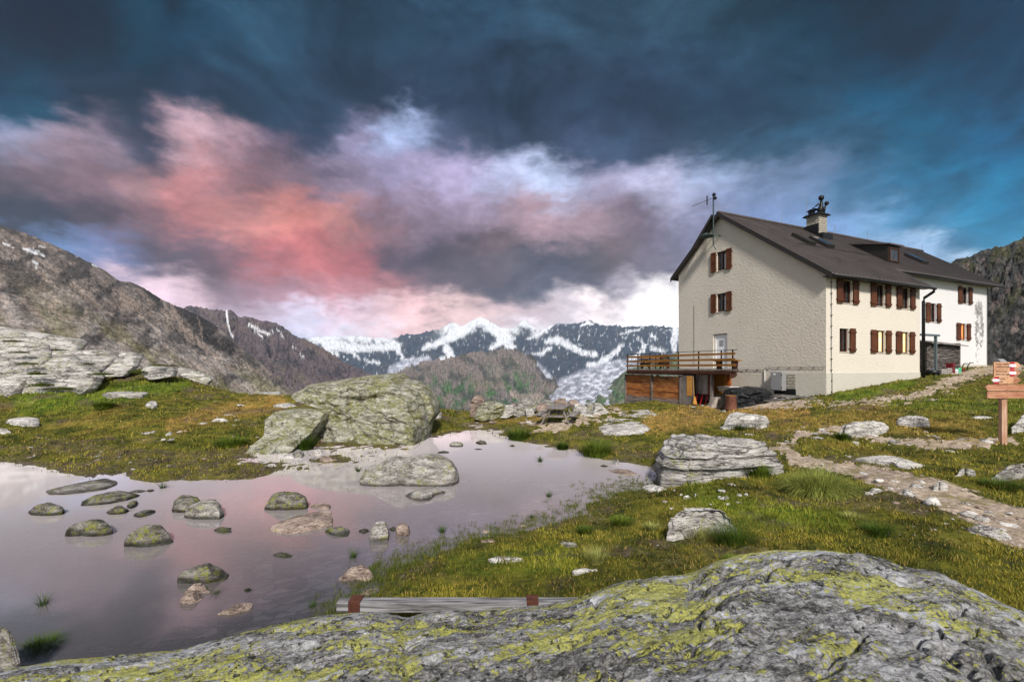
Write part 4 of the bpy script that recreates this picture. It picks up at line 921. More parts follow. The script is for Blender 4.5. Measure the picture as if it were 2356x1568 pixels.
flat_rock([(2196,1082),(2215,1078),(2240,1080),(2245,1087),(2220,1092)], .14, 'rock_pale', 'small flat rock left of the grey edge slab', 'rock', 'rock', p=5, seed=510)
flat_rock([(2212,1200),(2225,1196),(2260,1202),(2300,1222),(2330,1240),(2310,1244),(2270,1228),(2225,1214)], .10, 'rock_pale', 'long white rock lying on the path at the right', 'rock', 'rock', p=6, seed=511)
flat_rock([(1330,978),(1345,966),(1380,952),(1430,943),(1500,938),(1518,945),(1505,962),(1495,978),(1500,988),(1470,996),(1420,1000),(1385,996),(1370,982)], .16, 'rock_pale', 'broad smooth pinkish rock slab beside the picnic table', 'rock slab', 'rock_slab', p=7, seed=512, cuts=0, nz=.07, N=150, M=40)
flat_rock([(2143,1118),(2155,1106),(2180,1108),(2182,1120),(2160,1126)], .16, 'rock_pale', 'rounded pale stone on the path verge below the long ledge', 'rock', 'rock', p=4, seed=513)
flat_rock([(1990,1128),(2010,1120),(2030,1126),(2034,1134),(2010,1132)], .08, 'rock_pale', 'pale stone at the path edge above the tussock', 'rock', 'rock', p=4, seed=514)
# mossy outcrop left of centre
stand_rock([(632,905),(660,888),(720,880),(790,870),(850,862),(888,864),(905,880),(935,886),(950,900),(965,935),(970,960),(970,985),(962,1004),(905,1018),(840,1024),(790,1024),(760,1005),(740,985),(720,960),(712,930),(680,915),(650,925),(628,915)], 17.2, 2.6, 'rock_mossy', 'great whaleback boulder covered in olive lichen behind the pond', 'boulder', 'boulder', seed=521, nz=0.10, lean=0.75, N=240, M=90, e=0.85, cuts=5, sink=0.2)
stand_rock([(925,905),(930,888),(945,884),(965,890),(985,915),(998,935),(1000,952),(985,965),(950,985),(930,960)], 18.4, 1.4, 'rock_mossy', 'angular mossy rock behind the right end of the whaleback boulder', 'boulder', 'boulder', seed=522, nz=0.08, lean=0.5, cuts=4)
stand_rock([(580,968),(590,955),(620,951),(680,952),(707,958),(710,975),(706,1000),(690,1020),(660,1034),(625,1036),(600,1028),(596,1018),(606,1000),(595,985)], 15.6, 1.1, 'rock_mossy', 'flat-faced lichened outcrop left of the whaleback boulder', 'boulder', 'boulder', seed=523, nz=0.07, lean=1.6, cuts=3, N=150, M=50)
flat_rock([(630,930),(650,924),(690,930),(690,938),(655,938)], .16, 'rock_pale', 'pale stone under the left tip of the whaleback boulder', 'rock', 'rock', p=4, seed=524)
flat_rock([(580,910),(600,900),(640,897),(650,904),(620,912)], .2, 'rock_pale', 'white flat stone on the crest left of the whaleback boulder', 'rock', 'rock', p=4, seed=525)
flat_rock([(980,958),(990,936),(1000,934),(1010,944),(1018,955),(1000,962)], .4, 'rock_grey', 'small grey rock right of the angular mossy rock', 'rock', 'rock', p=3, seed=526)
# slabs at the left
SL = [([(-300,730),(-100,742),(0,755),(88,765),(176,779),(203,788),(206,805),(160,812),(117,806),(35,790),(0,775),(-300,790)], 33, 'upper rock slab running down from the left edge', 2.2),
      ([(38,782),(123,806),(205,803),(258,822),(266,835),(264,857),(244,862),(182,838),(112,818),(44,799)], 30.5, 'rock slab with a dark undercut front, below the upper slab', 2.0),
      ([(252,807),(296,813),(315,841),(315,854),(267,856),(266,835)], 30, 'short blocky slab right of the undercut slab', 1.4),
      ([(320,838),(352,841),(402,853),(404,862),(373,867),(323,856)], 29, 'low slab with grass on top, right of the blocky slab', 1.2),
      ([(-300,770),(0,785),(38,804),(65,826),(76,850),(96,892),(97,900),(0,898),(-300,910)], 26.5, 'big pale slab at the left edge above the grass', 2.6),
      ([(79,814),(126,825),(182,845),(229,867),(238,882),(232,892),(147,897),(97,892),(88,865),(70,835)], 27, 'broad pale slab split from its left neighbour by a mossy cleft', 2.4),
      ([(396,845),(440,852),(493,869),(490,876),(411,862)], 33, 'farthest thin slab on the left slope', 1.2)]
for i, (pl, d, lb, th) in enumerate(SL):
    stand_rock(pl, d, min(th * .42, .89), 'rock_slab', lb, 'rock slab', 'rock_slab', 'rock slabs on the left slope', seed=540 + i, nz=0.05, lean=1.4, N=150, M=44, e=0.6, cuts=2)
flat_rock([(235,905),(260,898),(300,897),(342,902),(330,908),(270,909)], .12, 'rock_slab', 'flat slab in the grass under the left slabs', 'rock slab', 'rock_slab', 'rock slabs on the left slope', p=6, seed=560)

# rubble and standing stones behind the picnic table
PILE = [([(1083,944),(1084,925),(1088,915),(1095,909),(1108,909),(1116,920),(1112,935),(1100,946)], 24.5, .55, 'rock_brown', 'tall dark leaning stone at the left end of the rubble row'),
        ([(1094,950),(1100,938),(1115,925),(1135,922),(1160,930),(1172,940),(1150,948),(1115,955)], 23.5, .7, 'rock_mossy', 'lichened triangular boulder beside the tall leaning stone'),
        ([(1146,950),(1150,940),(1165,932),(1180,933),(1182,945),(1165,952)], 23.4, .4, 'rock_pale', 'white block at the left of the rubble row'),
        ([(1179,938),(1186,933),(1210,938),(1212,948),(1195,951),(1180,946)], 23.5, .35, 'rock_grey', 'rectangular block lying flat in the rubble row'),
        ([(1208,940),(1225,938),(1230,950),(1212,953)], 23.3, .3, 'rock_pale', 'square pale block in front of the rubble row'),
        ([(1188,928),(1205,918),(1232,920),(1238,938),(1215,944),(1200,940)], 24.2, .5, 'rock_grey', 'slanting grey block on top of the rubble row'),
        ([(1232,940),(1238,928),(1262,930),(1268,948),(1248,952)], 23.8, .4, 'rock_brown', 'brown block left of the picnic table'),
        ([(1240,925),(1256,919),(1275,924),(1272,936),(1250,936)], 24.8, .4, 'rock_grey', 'grey block behind the picnic table, left'),
        ([(1268,926),(1285,917),(1300,916),(1306,930),(1285,936)], 24.8, .4, 'rock_brown', 'topmost dark block behind the picnic table'),
        ([(1305,930),(1312,920),(1326,919),(1334,930),(1320,938)], 24.6, .4, 'rock_brown', 'dark block behind the right of the picnic table'),
        ([(1318,944),(1322,930),(1340,928),(1350,938),(1345,948),(1330,950)], 24, .4, 'rock_pale', 'rounded pale block right of the picnic table'),
        ([(1343,946),(1346,930),(1362,926),(1368,940),(1362,950)], 24.2, .4, 'rock_grey', 'pointed grey block right of the rounded pale one'),
        ([(1362,936),(1368,926),(1382,927),(1384,940),(1370,944)], 24.6, .35, 'rock_grey', 'grey block behind the last pale boulder'),
        ([(1362,948),(1370,935),(1385,931),(1396,942),(1398,950),(1380,953)], 23.8, .45, 'rock_pale', 'pale boulder at the right end of the rubble row'),
        ([(1330,950),(1345,944),(1365,950),(1360,956),(1340,956)], 23.2, .3, 'rock_pale', 'low pale stone at the foot of the rubble, right'),
        ([(1165,934),(1180,928),(1192,930),(1190,940),(1172,942)], 24.6, .35, 'rock_brown', 'brown stone wedged behind the white block')]
for i, (pl, d, th, m, lb) in enumerate(PILE):
    pl = [(x, y + (4 if y > 940 else 0)) for x, y in pl]
    stand_rock(pl, d, th, m, lb, 'rock', 'rubble_stone', 'stones heaped behind the picnic table', seed=570 + i, nz=0.14, lean=0.2, N=56, M=20, e=0.45, cuts=3)

# ---- scattered small stones, copies of a few shapes
def stone_shape(seed, flat):
    n = 20; m = 12
    ph = np.linspace(0, math.pi, m)[:, None]; th = np.linspace(0, 2 * math.pi, n, endpoint=False)[None]
    D = np.stack([np.sin(ph) * np.cos(th), np.sin(ph) * np.sin(th), np.cos(ph) + 0 * th], -1)
    rs = np.random.RandomState(seed); r = np.full(D.shape[:2], 1.0)
    for k in range(9):
        v = rs.normal(size=3); v /= np.linalg.norm(v); o = rs.uniform(0.55, 0.9)
        dp = D @ v; r = np.where(dp > 0.05, np.minimum(r, o / np.maximum(dp, 0.05)), r)
    r = r * (1 + 0.25 * fbm(D[..., 0], D[..., 1], D[..., 2], 2.2, 4, seed))
    V = (D * r[..., None]) * np.array([1, 0.7, flat])
    return V.reshape(-1, 3), grid_faces(m, n, True)
SHP = {}
for mk in ('rock_pale', 'rock_grey', 'rock_brown'):
    SHP[mk] = [make_mesh('stone', *stone_shape(700 + i, (0.30, 0.42, 0.55, 0.25, 0.38)[i]), RM[mk], True) for i in range(5)]
rg = random.Random(5)
def scatter_stones(n, region, size, mats, label, group, flatd=True, name='stone'):
    k = 0; tries = 0
    while k < n and tries < n * 40:
        tries += 1
        vx, vy = region(rg)
        x, y = on_plane(vx, vy, 0.2)
        for _ in range(6):
            z = gz(x, y); x, y = on_plane(vx, vy, z)
            if y > 40 or y < 0: break
        if not (3 < y < 40): continue
        pv = vproj(x, y, gz(x, y))
        if abs(pv[0] - vx) + abs(pv[1] - vy) > 12: continue
        s = size[0] * (size[1] / size[0]) ** (rg.random() ** 1.6)
        o = obj(name, rg.choice(SHP[rg.choice(mats)]), loc=(x, y, z - s * 0.08), rot=(rg.uniform(-.2, .2), rg.uniform(-.2, .2), rg.uniform(0, 6.28)), scale=(s, s, s * rg.uniform(.8, 1.2)))
        tag(o, label, 'stone', group); k += 1
def along(pts, wx, wy):
    def f(r):
        i = r.randrange(len(pts) - 1); t = r.random()
        return (pts[i][0] + (pts[i + 1][0] - pts[i][0]) * t + r.gauss(0, wx), pts[i][1] + (pts[i + 1][1] - pts[i][1]) * t + r.gauss(0, wy))
    return f
scatter_stones(46, along([(1850,1062),(1990,1095),(2100,1120),(2250,1180),(2356,1215)], 40, 16), (.05, .20), ['rock_pale', 'rock_pale', 'rock_brown'], 'small whitish stone lying on the path right of the layered boulder', 'small stones on the gravel path')
scatter_stones(34, along([(1800,1000),(1950,1005),(2100,1010),(2250,1000),(2300,1010)], 44, 11), (.07, .30), ['rock_pale'], 'small whitish stone in the turf between the long low rocks and the path', 'small stones on the right meadow')
scatter_stones(22, along([(1990,985),(2150,1000),(2290,1000)], 60, 8), (.08, .30), ['rock_pale'], 'small whitish stone left of the signpost foot', 'small stones left of the signpost')
scatter_stones(50, along([(150,960),(350,920),(520,915),(500,950),(300,985)], 80, 13), (.09, .40), ['rock_pale', 'rock_pale', 'rock_pale'], 'small pale stone in the grass below the left slabs', 'small stones on the left meadow')
scatter_stones(52, along([(60,1040),(300,1060),(520,1070),(700,1040),(560,1010),(200,1010)], 50, 9), (.05, .20), ['rock_pale', 'rock_brown', 'rock_grey'], 'small flat stone in the mud along the far left shore', 'small stones along the far shore')
scatter_stones(16, along([(790,1040),(900,1030),(960,1015)], 30, 6), (.05, .16), ['rock_pale', 'rock_brown'], 'small stone on the mud below the whaleback boulder', 'small stones below the whaleback boulder')
scatter_stones(26, along([(1500,1140),(1600,1150),(1700,1150),(1640,1130)], 50, 12), (.03, .12), ['rock_pale'], 'small whitish stone in the grass between the layered and the ragged boulder', 'small stones between the two boulders')
scatter_stones(26, along([(1440,948),(1560,945),(1700,938),(1800,925),(1880,925)], 50, 8), (.07, .28), ['rock_pale', 'rock_grey'], 'small stone on the trodden ground before the hut', 'small stones before the hut')
scatter_stones(20, along([(1140,975),(1230,962),(1300,985)], 50, 9), (.07, .30), ['rock_pale', 'rock_brown'], 'small stone on the ground around the picnic table', 'small stones around the picnic table')
scatter_stones(30, along([(2000,1230),(2150,1210),(2250,1200),(2356,1260)], 50, 14), (.02, .07), ['rock_pale'], 'small stone in the dark turf below the path', 'small stones below the path')
scatter_stones(22, along([(2160,900),(2230,875),(2330,855)], 20, 6), (.08, .26), ['rock_pale', 'rock_grey'], 'stone on the track leading to the annex', 'stones on the track by the annex')
# ---------------------------------------------------------------- the mountain hut: local axes a = along the long front, b = along the gable wall
C0 = Vector((16.56, 24.0, 0.0)); HROT = math.atan2(0.406, 0.914)
def HW(a, b, z): return Vector((C0.x + 0.914 * a - 0.406 * b, C0.y + 0.406 * a + 0.914 * b, z))
hut = empty('mountain_hut', C0, HROT)
tag(hut, 'large alpine refuge with rough cream walls, brown shutters and a dark metal roof', 'mountain hut')

def stucco(name, c1, c2, dirt=0.0, bs_=1.0, scale=1.0):
    @material(name)
    def _(t, co, bs):
        m = t.mapping(co, scale=(1, 1, 1.5), rot=(0.35, 0.35, 0.0))
        n = t.noise(m, 7.5 * scale, 4, 0.6, 0.25); f = t.noise(co, 38.0, 3, 0.6); b = t.noise(co, 0.5, 4, 0.6)
        c = t.mix(t.math('ADD', t.math('MULTIPLY', n, 0.45), t.math('MULTIPLY', b, 0.55)), c1, c2)
        if dirt:
            d = t.rng(t.math('ADD', t.noise(co, 1.8, 6, 0.7), t.math('MULTIPLY', f, 0.18)), 0.71, 0.80)
            z = t.node('ShaderNodeSeparateXYZ'); t.l.new(co, z.inputs[0])
            d = t.math('MULTIPLY', d, dirt)
            c = t.mix(d, c, (0.10, 0.10, 0.095))
        h = t.math('ADD', n, t.math('MULTIPLY', f, 0.20))
        setc(t, bs, c, 0.95, t.bump(h, 0.65 * bs_, 0.06))
        bs.inputs['Specular IOR Level'].default_value = 0.1
    return MATS[name]
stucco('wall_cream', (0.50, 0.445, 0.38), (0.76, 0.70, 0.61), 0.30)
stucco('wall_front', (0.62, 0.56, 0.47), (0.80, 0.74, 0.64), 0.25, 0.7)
stucco('wall_white', (0.66, 0.65, 0.645), (0.82, 0.81, 0.80), 0.0, 0.8)
stucco('plinth_grey', (0.48, 0.45, 0.39), (0.66, 0.62, 0.53), 0.35, 0.35, 0.5)
flat_mat('plaster_white', (0.80, 0.78, 0.72), 0.9)
@material('roof_metal')
def _(t, co, bs):
    n = t.noise(co, 0.8, 5, 0.6); f = t.noise(t.mapping(co, scale=(6, 1, 1)), 3, 4)
    c = t.ramp(t.math('ADD', t.math('MULTIPLY', n, .6), t.math('MULTIPLY', f, .4)), [(0.3, (0.050, 0.038, 0.034)), (0.7, (0.125, 0.098, 0.088))])
    setc(t, bs, c, t.rng(n, 0.3, 0.7, 0.5, 0.68), None)
flat_mat('dark_trim', (0.018, 0.014, 0.012), 0.55); flat_mat('black_metal', (0.012, 0.012, 0.013), 0.45, 0.4)
wood_mat('shutter_wood', (0.060, 0.018, 0.007), (0.155, 0.050, 0.017), 2, 1.0, rough=0.6)
wood_mat('frame_wood', (0.045, 0.016, 0.008), (0.09, 0.03, 0.014), 2)
@material('glass_dark')
def _(t, co, bs):
    n = t.noise(co, 2.5, 3)
    setc(t, bs, t.ramp(n, [(0.4, (0.006, 0.007, 0.009)), (0.62, (0.03, 0.035, 0.04))]), 0.04); bs.inputs['Specular IOR Level'].default_value = 0.8
flat_mat('glass_sky', (0.25, 0.30, 0.36), 0.03, 0.9)
@material('window_lit')
def _(t, co, bs):
    n = t.noise(co, 2.5, 4)
    em = t.ramp(n, [(0.38, (1.0, 0.55, 0.14)), (0.60, (1.0, 0.88, 0.50))])
    setc(t, bs, (0.6, 0.5, 0.3), 0.3); t.l.new(em, bs.inputs['Emission Color']); bs.inputs['Emission Strength'].default_value = 0.62
@material('window_orange')
def _(t, co, bs):
    n = t.noise(co, 5, 3)
    em = t.ramp(n, [(0.35, (0.7, 0.10, 0.01)), (0.65, (1.0, 0.32, 0.04))])
    setc(t, bs, (0.5, 0.2, 0.1), 0.3); t.l.new(em, bs.inputs['Emission Color']); bs.inputs['Emission Strength'].default_value = 0.55
flat_mat('curtain', (0.55, 0.55, 0.55), 0.9, 0, 0.4, 14)
flat_mat('white_door', (0.78, 0.78, 0.80), 0.5); flat_mat('grey_slats', (0.28, 0.28, 0.29), 0.6)
flat_mat('cabinet_grey', (0.27, 0.27, 0.275), 0.5, 0, 0.06)

PL = {'gable': lambda t, n, z: (-n, t, z), 'front': lambda t, n, z: (t, -n, z), 'annex': lambda t, n, z: (t, 1.94 - n, z)}
class PM(MB):
    def __init__(s, plane): super().__init__(); s.pl = PL[plane]
    def pbox(s, t0, t1, n0, n1, z0, z1):
        return s.hexa([s.pl(*p) for p in ((t0, n0, z0), (t1, n0, z0), (t1, n1, z0), (t0, n1, z0), (t0, n0, z1), (t1, n0, z1), (t1, n1, z1), (t0, n1, z1))])
    def quad(s, *p): return s.add([s.pl(*q) for q in p], [(0, 1, 2, 3)])
def wall_part(plane, mat, t0, t1, zb, top, holes, depth=0.24, breaks=(), name='wall'):
    m = PM(plane)
    ts = sorted({t0, t1, *breaks, *[h[0] for h in holes], *[h[1] for h in holes]})
    for a, b in zip(ts[:-1], ts[1:]):
        hs = sorted([h for h in holes if h[0] <= a + 1e-6 and h[1] >= b - 1e-6], key=lambda h: h[2])
        z = zb
        for h in hs:
            m.quad((a, 0, z), (b, 0, z), (b, 0, h[2]), (a, 0, h[2])); z = h[3]
        m.quad((a, 0, z), (b, 0, z), (b, 0, top(b)), (a, 0, top(a)))
    for h in holes:
        a, b, z0, z1 = h[:4]; d = -depth
        m.quad((a, 0, z0), (a, d, z0), (a, d, z1), (a, 0, z1)); m.quad((b, 0, z0), (b, d, z0), (b, d, z1), (b, 0, z1))
        m.quad((a, 0, z0), (b, 0, z0), (b, d, z0), (a, d, z0)); m.quad((a, 0, z1), (b, 0, z1), (b, d, z1), (a, d, z1))
    return m.build(name, MATS[mat], hut)
def shutter(plane, t0, t1, z0, z1, parent, n=0.05, framed=False, ajar=0.0):
    m = PM(plane); k = 4; w = (t1 - t0) / k
    if framed:
        m.pbox(t0, t1, n, n + .03, z0, z1)
        for a, b, c, d in ((t0, t0 + .05, z0, z1), (t1 - .05, t1, z0, z1), (t0 + .05, t1 - .05, z0, z0 + .08), (t0 + .05, t1 - .05, z1 - .08, z1), (t0 + .05, t1 - .05, (z0 + z1) / 2 - .04, (z0 + z1) / 2 + .04)):
            m.pbox(a, b, n + .032, n + .055, c, d)
    else:
        for i in range(k): m.pbox(t0 + i * w + .003, t0 + (i + 1) * w - .003, n, n + .035 + .004 * (i % 2), z0, z1)
        for zc in (z0 + .17, z1 - .2): m.pbox(t0 - .01, t1 + .01, n + .042, n + .075, zc - .05, zc + .05)
    for zc in (z0 + .2, z1 - .2): m.pbox(t0 - .03, t0 + .02, -0.01, n, zc - .02, zc + .02)
    return m.build('shutter', MATS['shutter_wood'], parent)
def window(plane, t0, t1, z0, z1, lit=None, left=True, right=True, framed=False, sw=0.48, label=None, curtain=False):
    f = PM(plane); d = -0.15; e = .06
    for a, b, c, g in ((t0, t0 + e, z0, z1), (t1 - e, t1, z0, z1), (t0 + e, t1 - e, z0, z0 + e), (t0 + e, t1 - e, z1 - e, z1), ((t0 + t1) / 2 - .03, (t0 + t1) / 2 + .03, z0 + e, z1 - e)):
        f.pbox(a, b, d, d + .05, c, g)
    w_ = f.build('window', MATS['frame_wood'], hut)
    if label: w_['label'] = label
    p = PM(plane); p.pbox(t0 + .02, t1 - .02, d - .03, d - .005, z0 + .02, z1 - .02); p.build('pane', MATS[lit or 'glass_dark'], w_)
    if curtain:
        c = PM(plane); c.pbox(t0 + .1, t0 + .3, d - .002, d + .004, z0 + .1, z1 - .2); c.build('curtain', MATS['curtain'], w_)
    s = PM(plane); s.pbox(t0 - .02, t1 + .02, -.2, .035, z0 - .04, z0 - .002); s.build('sill', MATS['plinth_grey'], w_)
    if left: shutter(plane, t0 - sw - .02, t0 - .02, z0 - .03, z1 + .02, w_, framed=framed)
    if right: shutter(plane, t1 + .02, t1 + sw + .02, z0 - .03, z1 + .02, w_, framed=framed)
    return w_
RB_, RZ = 6.68, 12.85         # ridge
roofz = lambda b: 7.88 + (RZ - 7.88) / RB_ * b if b <= RB_ else RZ - 0.84 * (b - RB_)
GH = [(6.25, 7.05, 9.22, 10.5), (6.25, 7.05, 6.5, 7.72), (6.21, 7.36, 2.78, 5.05)]
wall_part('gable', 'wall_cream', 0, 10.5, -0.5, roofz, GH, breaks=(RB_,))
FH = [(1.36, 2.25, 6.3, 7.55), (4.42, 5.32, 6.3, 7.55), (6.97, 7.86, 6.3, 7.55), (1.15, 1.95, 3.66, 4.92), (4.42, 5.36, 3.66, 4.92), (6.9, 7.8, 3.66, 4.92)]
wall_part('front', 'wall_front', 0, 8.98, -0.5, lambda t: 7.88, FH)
AH = [(18.85, 19.8, 7.53, 8.75), (14.5, 15.4, 6.0, 7.3), (18.6, 19.55, 4.85, 6.05)]
wall_part('annex', 'wall_white', 8.98, 22.7, -0.5, lambda t: roofz(1.94), AH)
m = MB()
m.add([(8.98, 0, -.5), (8.98, 1.94, -.5), (8.98, 1.94, roofz(1.94)), (8.98, 0, 7.88)], [(0, 1, 2, 3)])
m.add([(22.7, 1.94, -.5), (22.7, 10.5, -.5), (22.7, 10.5, roofz(10.5)), (22.7, RB_, RZ), (22.7, 1.94, roofz(1.94))], [(0, 1, 2, 3, 4)])
m.add([(0, 10.5, -.5), (22.7, 10.5, -.5), (22.7, 10.5, roofz(10.5)), (0, 10.5, roofz(10.5))], [(0, 1, 2, 3)])
m.build('wall', MATS['wall_white'], hut)
for (a, b, c, d), l in zip(GH[:2], (True, False)): window('gable', a, b, c, d, framed=True, sw=0.4, curtain=True)
LIT = [None, None, None, None, 'window_lit', 'window_lit']
for i, (a, b, c, d) in enumerate(FH): window('front', a, b, c, d, lit=LIT[i], left=(i != 3), label='window lit warm yellow from inside' if LIT[i] else None)
for i, (a, b, c, d) in enumerate(AH): window('annex', a, b, c, d, lit='window_orange' if i == 2 else None, label='annex window glowing orange' if i == 2 else None)
# plinth, a hand's breadth proud of the wall
for pl, a, b in (('gable', 0, 2.9), ('front', -0.03, 8.98)):
    m = PM(pl); m.pbox(a, b, -.05, .035, -.5, 2.52); m.build('plinth', MATS['plinth_grey'], hut)
m = PM('annex'); m.pbox(8.98, 22.7, -.05, .03, 0, 3.05); m.build('plinth', MATS['plinth_grey'], hut)
# door on the terrace
dr = PM('gable'); dr.pbox(6.40, 7.20, -.2, -.14, 2.8, 4.95); dr = dr.build('door', MATS['white_door'], hut)
m = PM('gable')
for i in range(6): m.pbox(6.62, 6.95, -.138, -.12, 4.25 + i * .07, 4.285 + i * .07)
m.build('vent', MATS['grey_slats'], dr)
m = PM('gable'); m.pbox(6.26, 6.395, -.2, -.1, 2.8, 5.0); m.pbox(7.205, 7.32, -.2, -.1, 2.8, 5.0); m.pbox(6.395, 7.205, -.2, -.1, 4.955, 5.0); m.build('door_frame', MATS['plaster_white'], dr)
m = PM('gable'); m.pbox(6.45, 6.47, -.135, -.07, 3.85, 3.88); m.pbox(6.45, 6.56, -.075, -.06, 3.85, 3.88); m.build('handle', MATS['black_metal'], dr)

# roof: two long metal planes with standing seams, stepped eave at the annex
def rplane(b): return roofz(b)
r = MB(); th = 0.14
def slab(pts):   # pts (a,b) ccw, on the roof surface
    lo = [(a, b, rplane(b) + 0.03) for a, b in pts]; hi = [(a, b, rplane(b) + 0.03 + th) for a, b in pts]
    n = len(pts); r.add(lo + hi, [tuple(range(n))[::-1], tuple(range(n, 2 * n))] + [(i, (i + 1) % n, n + (i + 1) % n, n + i) for i in range(n)])
slab([(-.32, -.48), (9.38, -.48), (9.38, 1.42), (23.6, 1.42), (24.3, RB_), (-.32, RB_)])
slab([(-.32, RB_), (24.3, RB_), (23.6, 10.95), (-.32, 10.95)])
rs_ = MB(); a = -.30; hh = .03
while a < 24.0:
    b0 = -.47 if a < 9.36 else 1.43
    if a > 23.6: b0 = 1.43 + (a - 23.6) / 0.7 * (RB_ - 1.43)
    z0 = rplane(b0) + .03 + th; z1 = RZ + .03 + th
    w_ = .022
    rs_.hexa([(a - w_, b0, z0 - .01), (a + w_, b0, z0 - .01), (a + w_, RB_, z1 - .01), (a - w_, RB_, z1 - .01), (a - w_ * .6, b0, z0 + hh), (a + w_ * .6, b0, z0 + hh), (a + w_ * .6, RB_, z1 + hh), (a - w_ * .6, RB_, z1 + hh)])
    a += 0.36
r.box(-.33, 24.25, RB_ - .12, RB_ + .12, RZ + .13, RZ + .24)
ro_ = r.build('roof', MATS['roof_metal'], hut); rs_.build('seams', MATS['black_metal'], ro_)
m = MB()    # verge boards along the gable
for (b0, b1) in ((-.5, RB_), (10.97, RB_)):
    z0, z1 = rplane(b0), rplane(b1)
    m.hexa([(-.36, b0, z0 - .10), (-.325, b0, z0 - .10), (-.325, b1, z1 - .10), (-.36, b1, z1 - .10), (-.36, b0, z0 + .21), (-.325, b0, z0 + .21), (-.325, b1, z1 + .21), (-.36, b1, z1 + .21)])
m.build('verge_board', MATS['dark_trim'], hut)
m = MB(); m.box(-.3, 9.36, -.44, -.01, 7.55, 7.60); m.box(9.4, 23.5, 1.47, 1.92, 8.98, 9.03); m.build('soffit', MATS['dark_trim'], hut)
m = MB(); m.tube([(-.3, -.55, 7.58), (9.5, -.55, 7.54)], .075, 8); m.tube([(9.5, 1.36, 8.98), (23.7, 1.36, 8.96)], .075, 8); m.build('gutter', MATS['black_metal'], hut, smooth=True)
m = MB(); m.tube([(9.35, -.55, 7.52), (9.35, -.52, 7.36), (9.12, -.16, 7.02), (9.1, -.13, 6.8), (9.1, -.13, 2.0)], .085, 10); m.build('downpipe', MATS['black_metal'], hut, smooth=True)
# snow guards
m = MB()
for i in range(46):
    aa = 2.2 + i * 0.17; b0 = 3.05
    m.tube([(aa, b0, rplane(b0) + .19), (aa + .085, b0, rplane(b0) + .27), (aa + .17, b0, rplane(b0) + .19)], .012, 4)
m.build('snow_guard', MATS['black_metal'], hut)
# lightning rods on the ridge
for aa, h in ((-.28, .75), (5.9, .8), (12.0, .75), (16.2, .85), (24.2, .6)):
    m = MB(); m.tube([(aa, RB_, RZ + .2), (aa, RB_, RZ + .2 + h)], .014, 5); m.build('lightning_rod', MATS['cabinet_grey'], hut)
# skylights and hatch
def skylight(a0, b0, wa, lb, mat, name='skylight'):
    m = MB(); s = (RZ - 7.88) / RB_
    def P(a, b, h): return (a, b - h * s * .6, rplane(b) + .17 + h)
    m.hexa([P(a0, b0, 0), P(a0 + wa, b0, 0), P(a0 + wa, b0 + lb, 0), P(a0, b0 + lb, 0), P(a0, b0, .2), P(a0 + wa, b0, .2), P(a0 + wa, b0 + lb, .2), P(a0, b0 + lb, .2)])
    o = m.build(name, MATS['dark_trim'], hut)
    g = MB(); e = .09
    g.hexa([P(a0 + e, b0 + e, .20), P(a0 + wa - e, b0 + e, .20), P(a0 + wa - e, b0 + lb - e, .20), P(a0 + e, b0 + lb - e, .20), P(a0 + e, b0 + e, .212), P(a0 + wa - e, b0 + e, .212), P(a0 + wa - e, b0 + lb - e, .212), P(a0 + e, b0 + lb - e, .212)])
    g.build('pane', MATS[mat], o)
skylight(3.6, 3.3, .75, 1.1, 'dark_trim', 'roof_hatch'); skylight(5.4, 3.3, .8, 1.15, 'glass_sky'); skylight(16.6, 3.3, .85, 1.15, 'glass_sky')
# dormer: a long shed dormer whose cheek shows
dm = MB(); b0, b1, a0, a1 = 2.5, 4.9, 10.65, 12.05; zt0, zt1 = 11.05, 11.62
dm.hexa([(a0, b0, roofz(b0)), (a1, b0, roofz(b0)), (a1, b1, roofz(b1) - .3), (a0, b1, roofz(b1) - .3), (a0, b0, zt0), (a1, b0, zt0), (a1, b1, zt1), (a0, b1, zt1)])
dm = dm.build('dormer', MATS['dark_trim'], hut)
m = MB(); m.hexa([(a0 - .15, b0 - .2, zt0), (a1 + .15, b0 - .2, zt0), (a1 + .15, b1 + .3, zt1 + .09), (a0 - .15, b1 + .3, zt1 + .09), (a0 - .15, b0 - .2, zt0 + .09), (a1 + .15, b0 - .2, zt0 + .09), (a1 + .15, b1 + .3, zt1 + .17), (a0 - .15, b1 + .3, zt1 + .17)]); m.build('roof', MATS['roof_metal'], dm)
m = MB()
for x0, x1, z0, z1 in ((a0 + .12, a0 + .22, 9.98, 10.9), (a1 - .22, a1 - .12, 9.98, 10.9), (a0 + .22, a1 - .22, 9.98, 10.06), (a0 + .22, a1 - .22, 10.82, 10.9)): m.box(x0, x1, b0 - .06, b0 - .004, z0, z1)
m.build('window_frame', MATS['frame_wood'], dm)
m = MB(); m.box(a0 + .22, a1 - .22, b0 - .02, b0 - .006, 10.06, 10.82); m.build('pane', MATS['glass_dark'], dm)
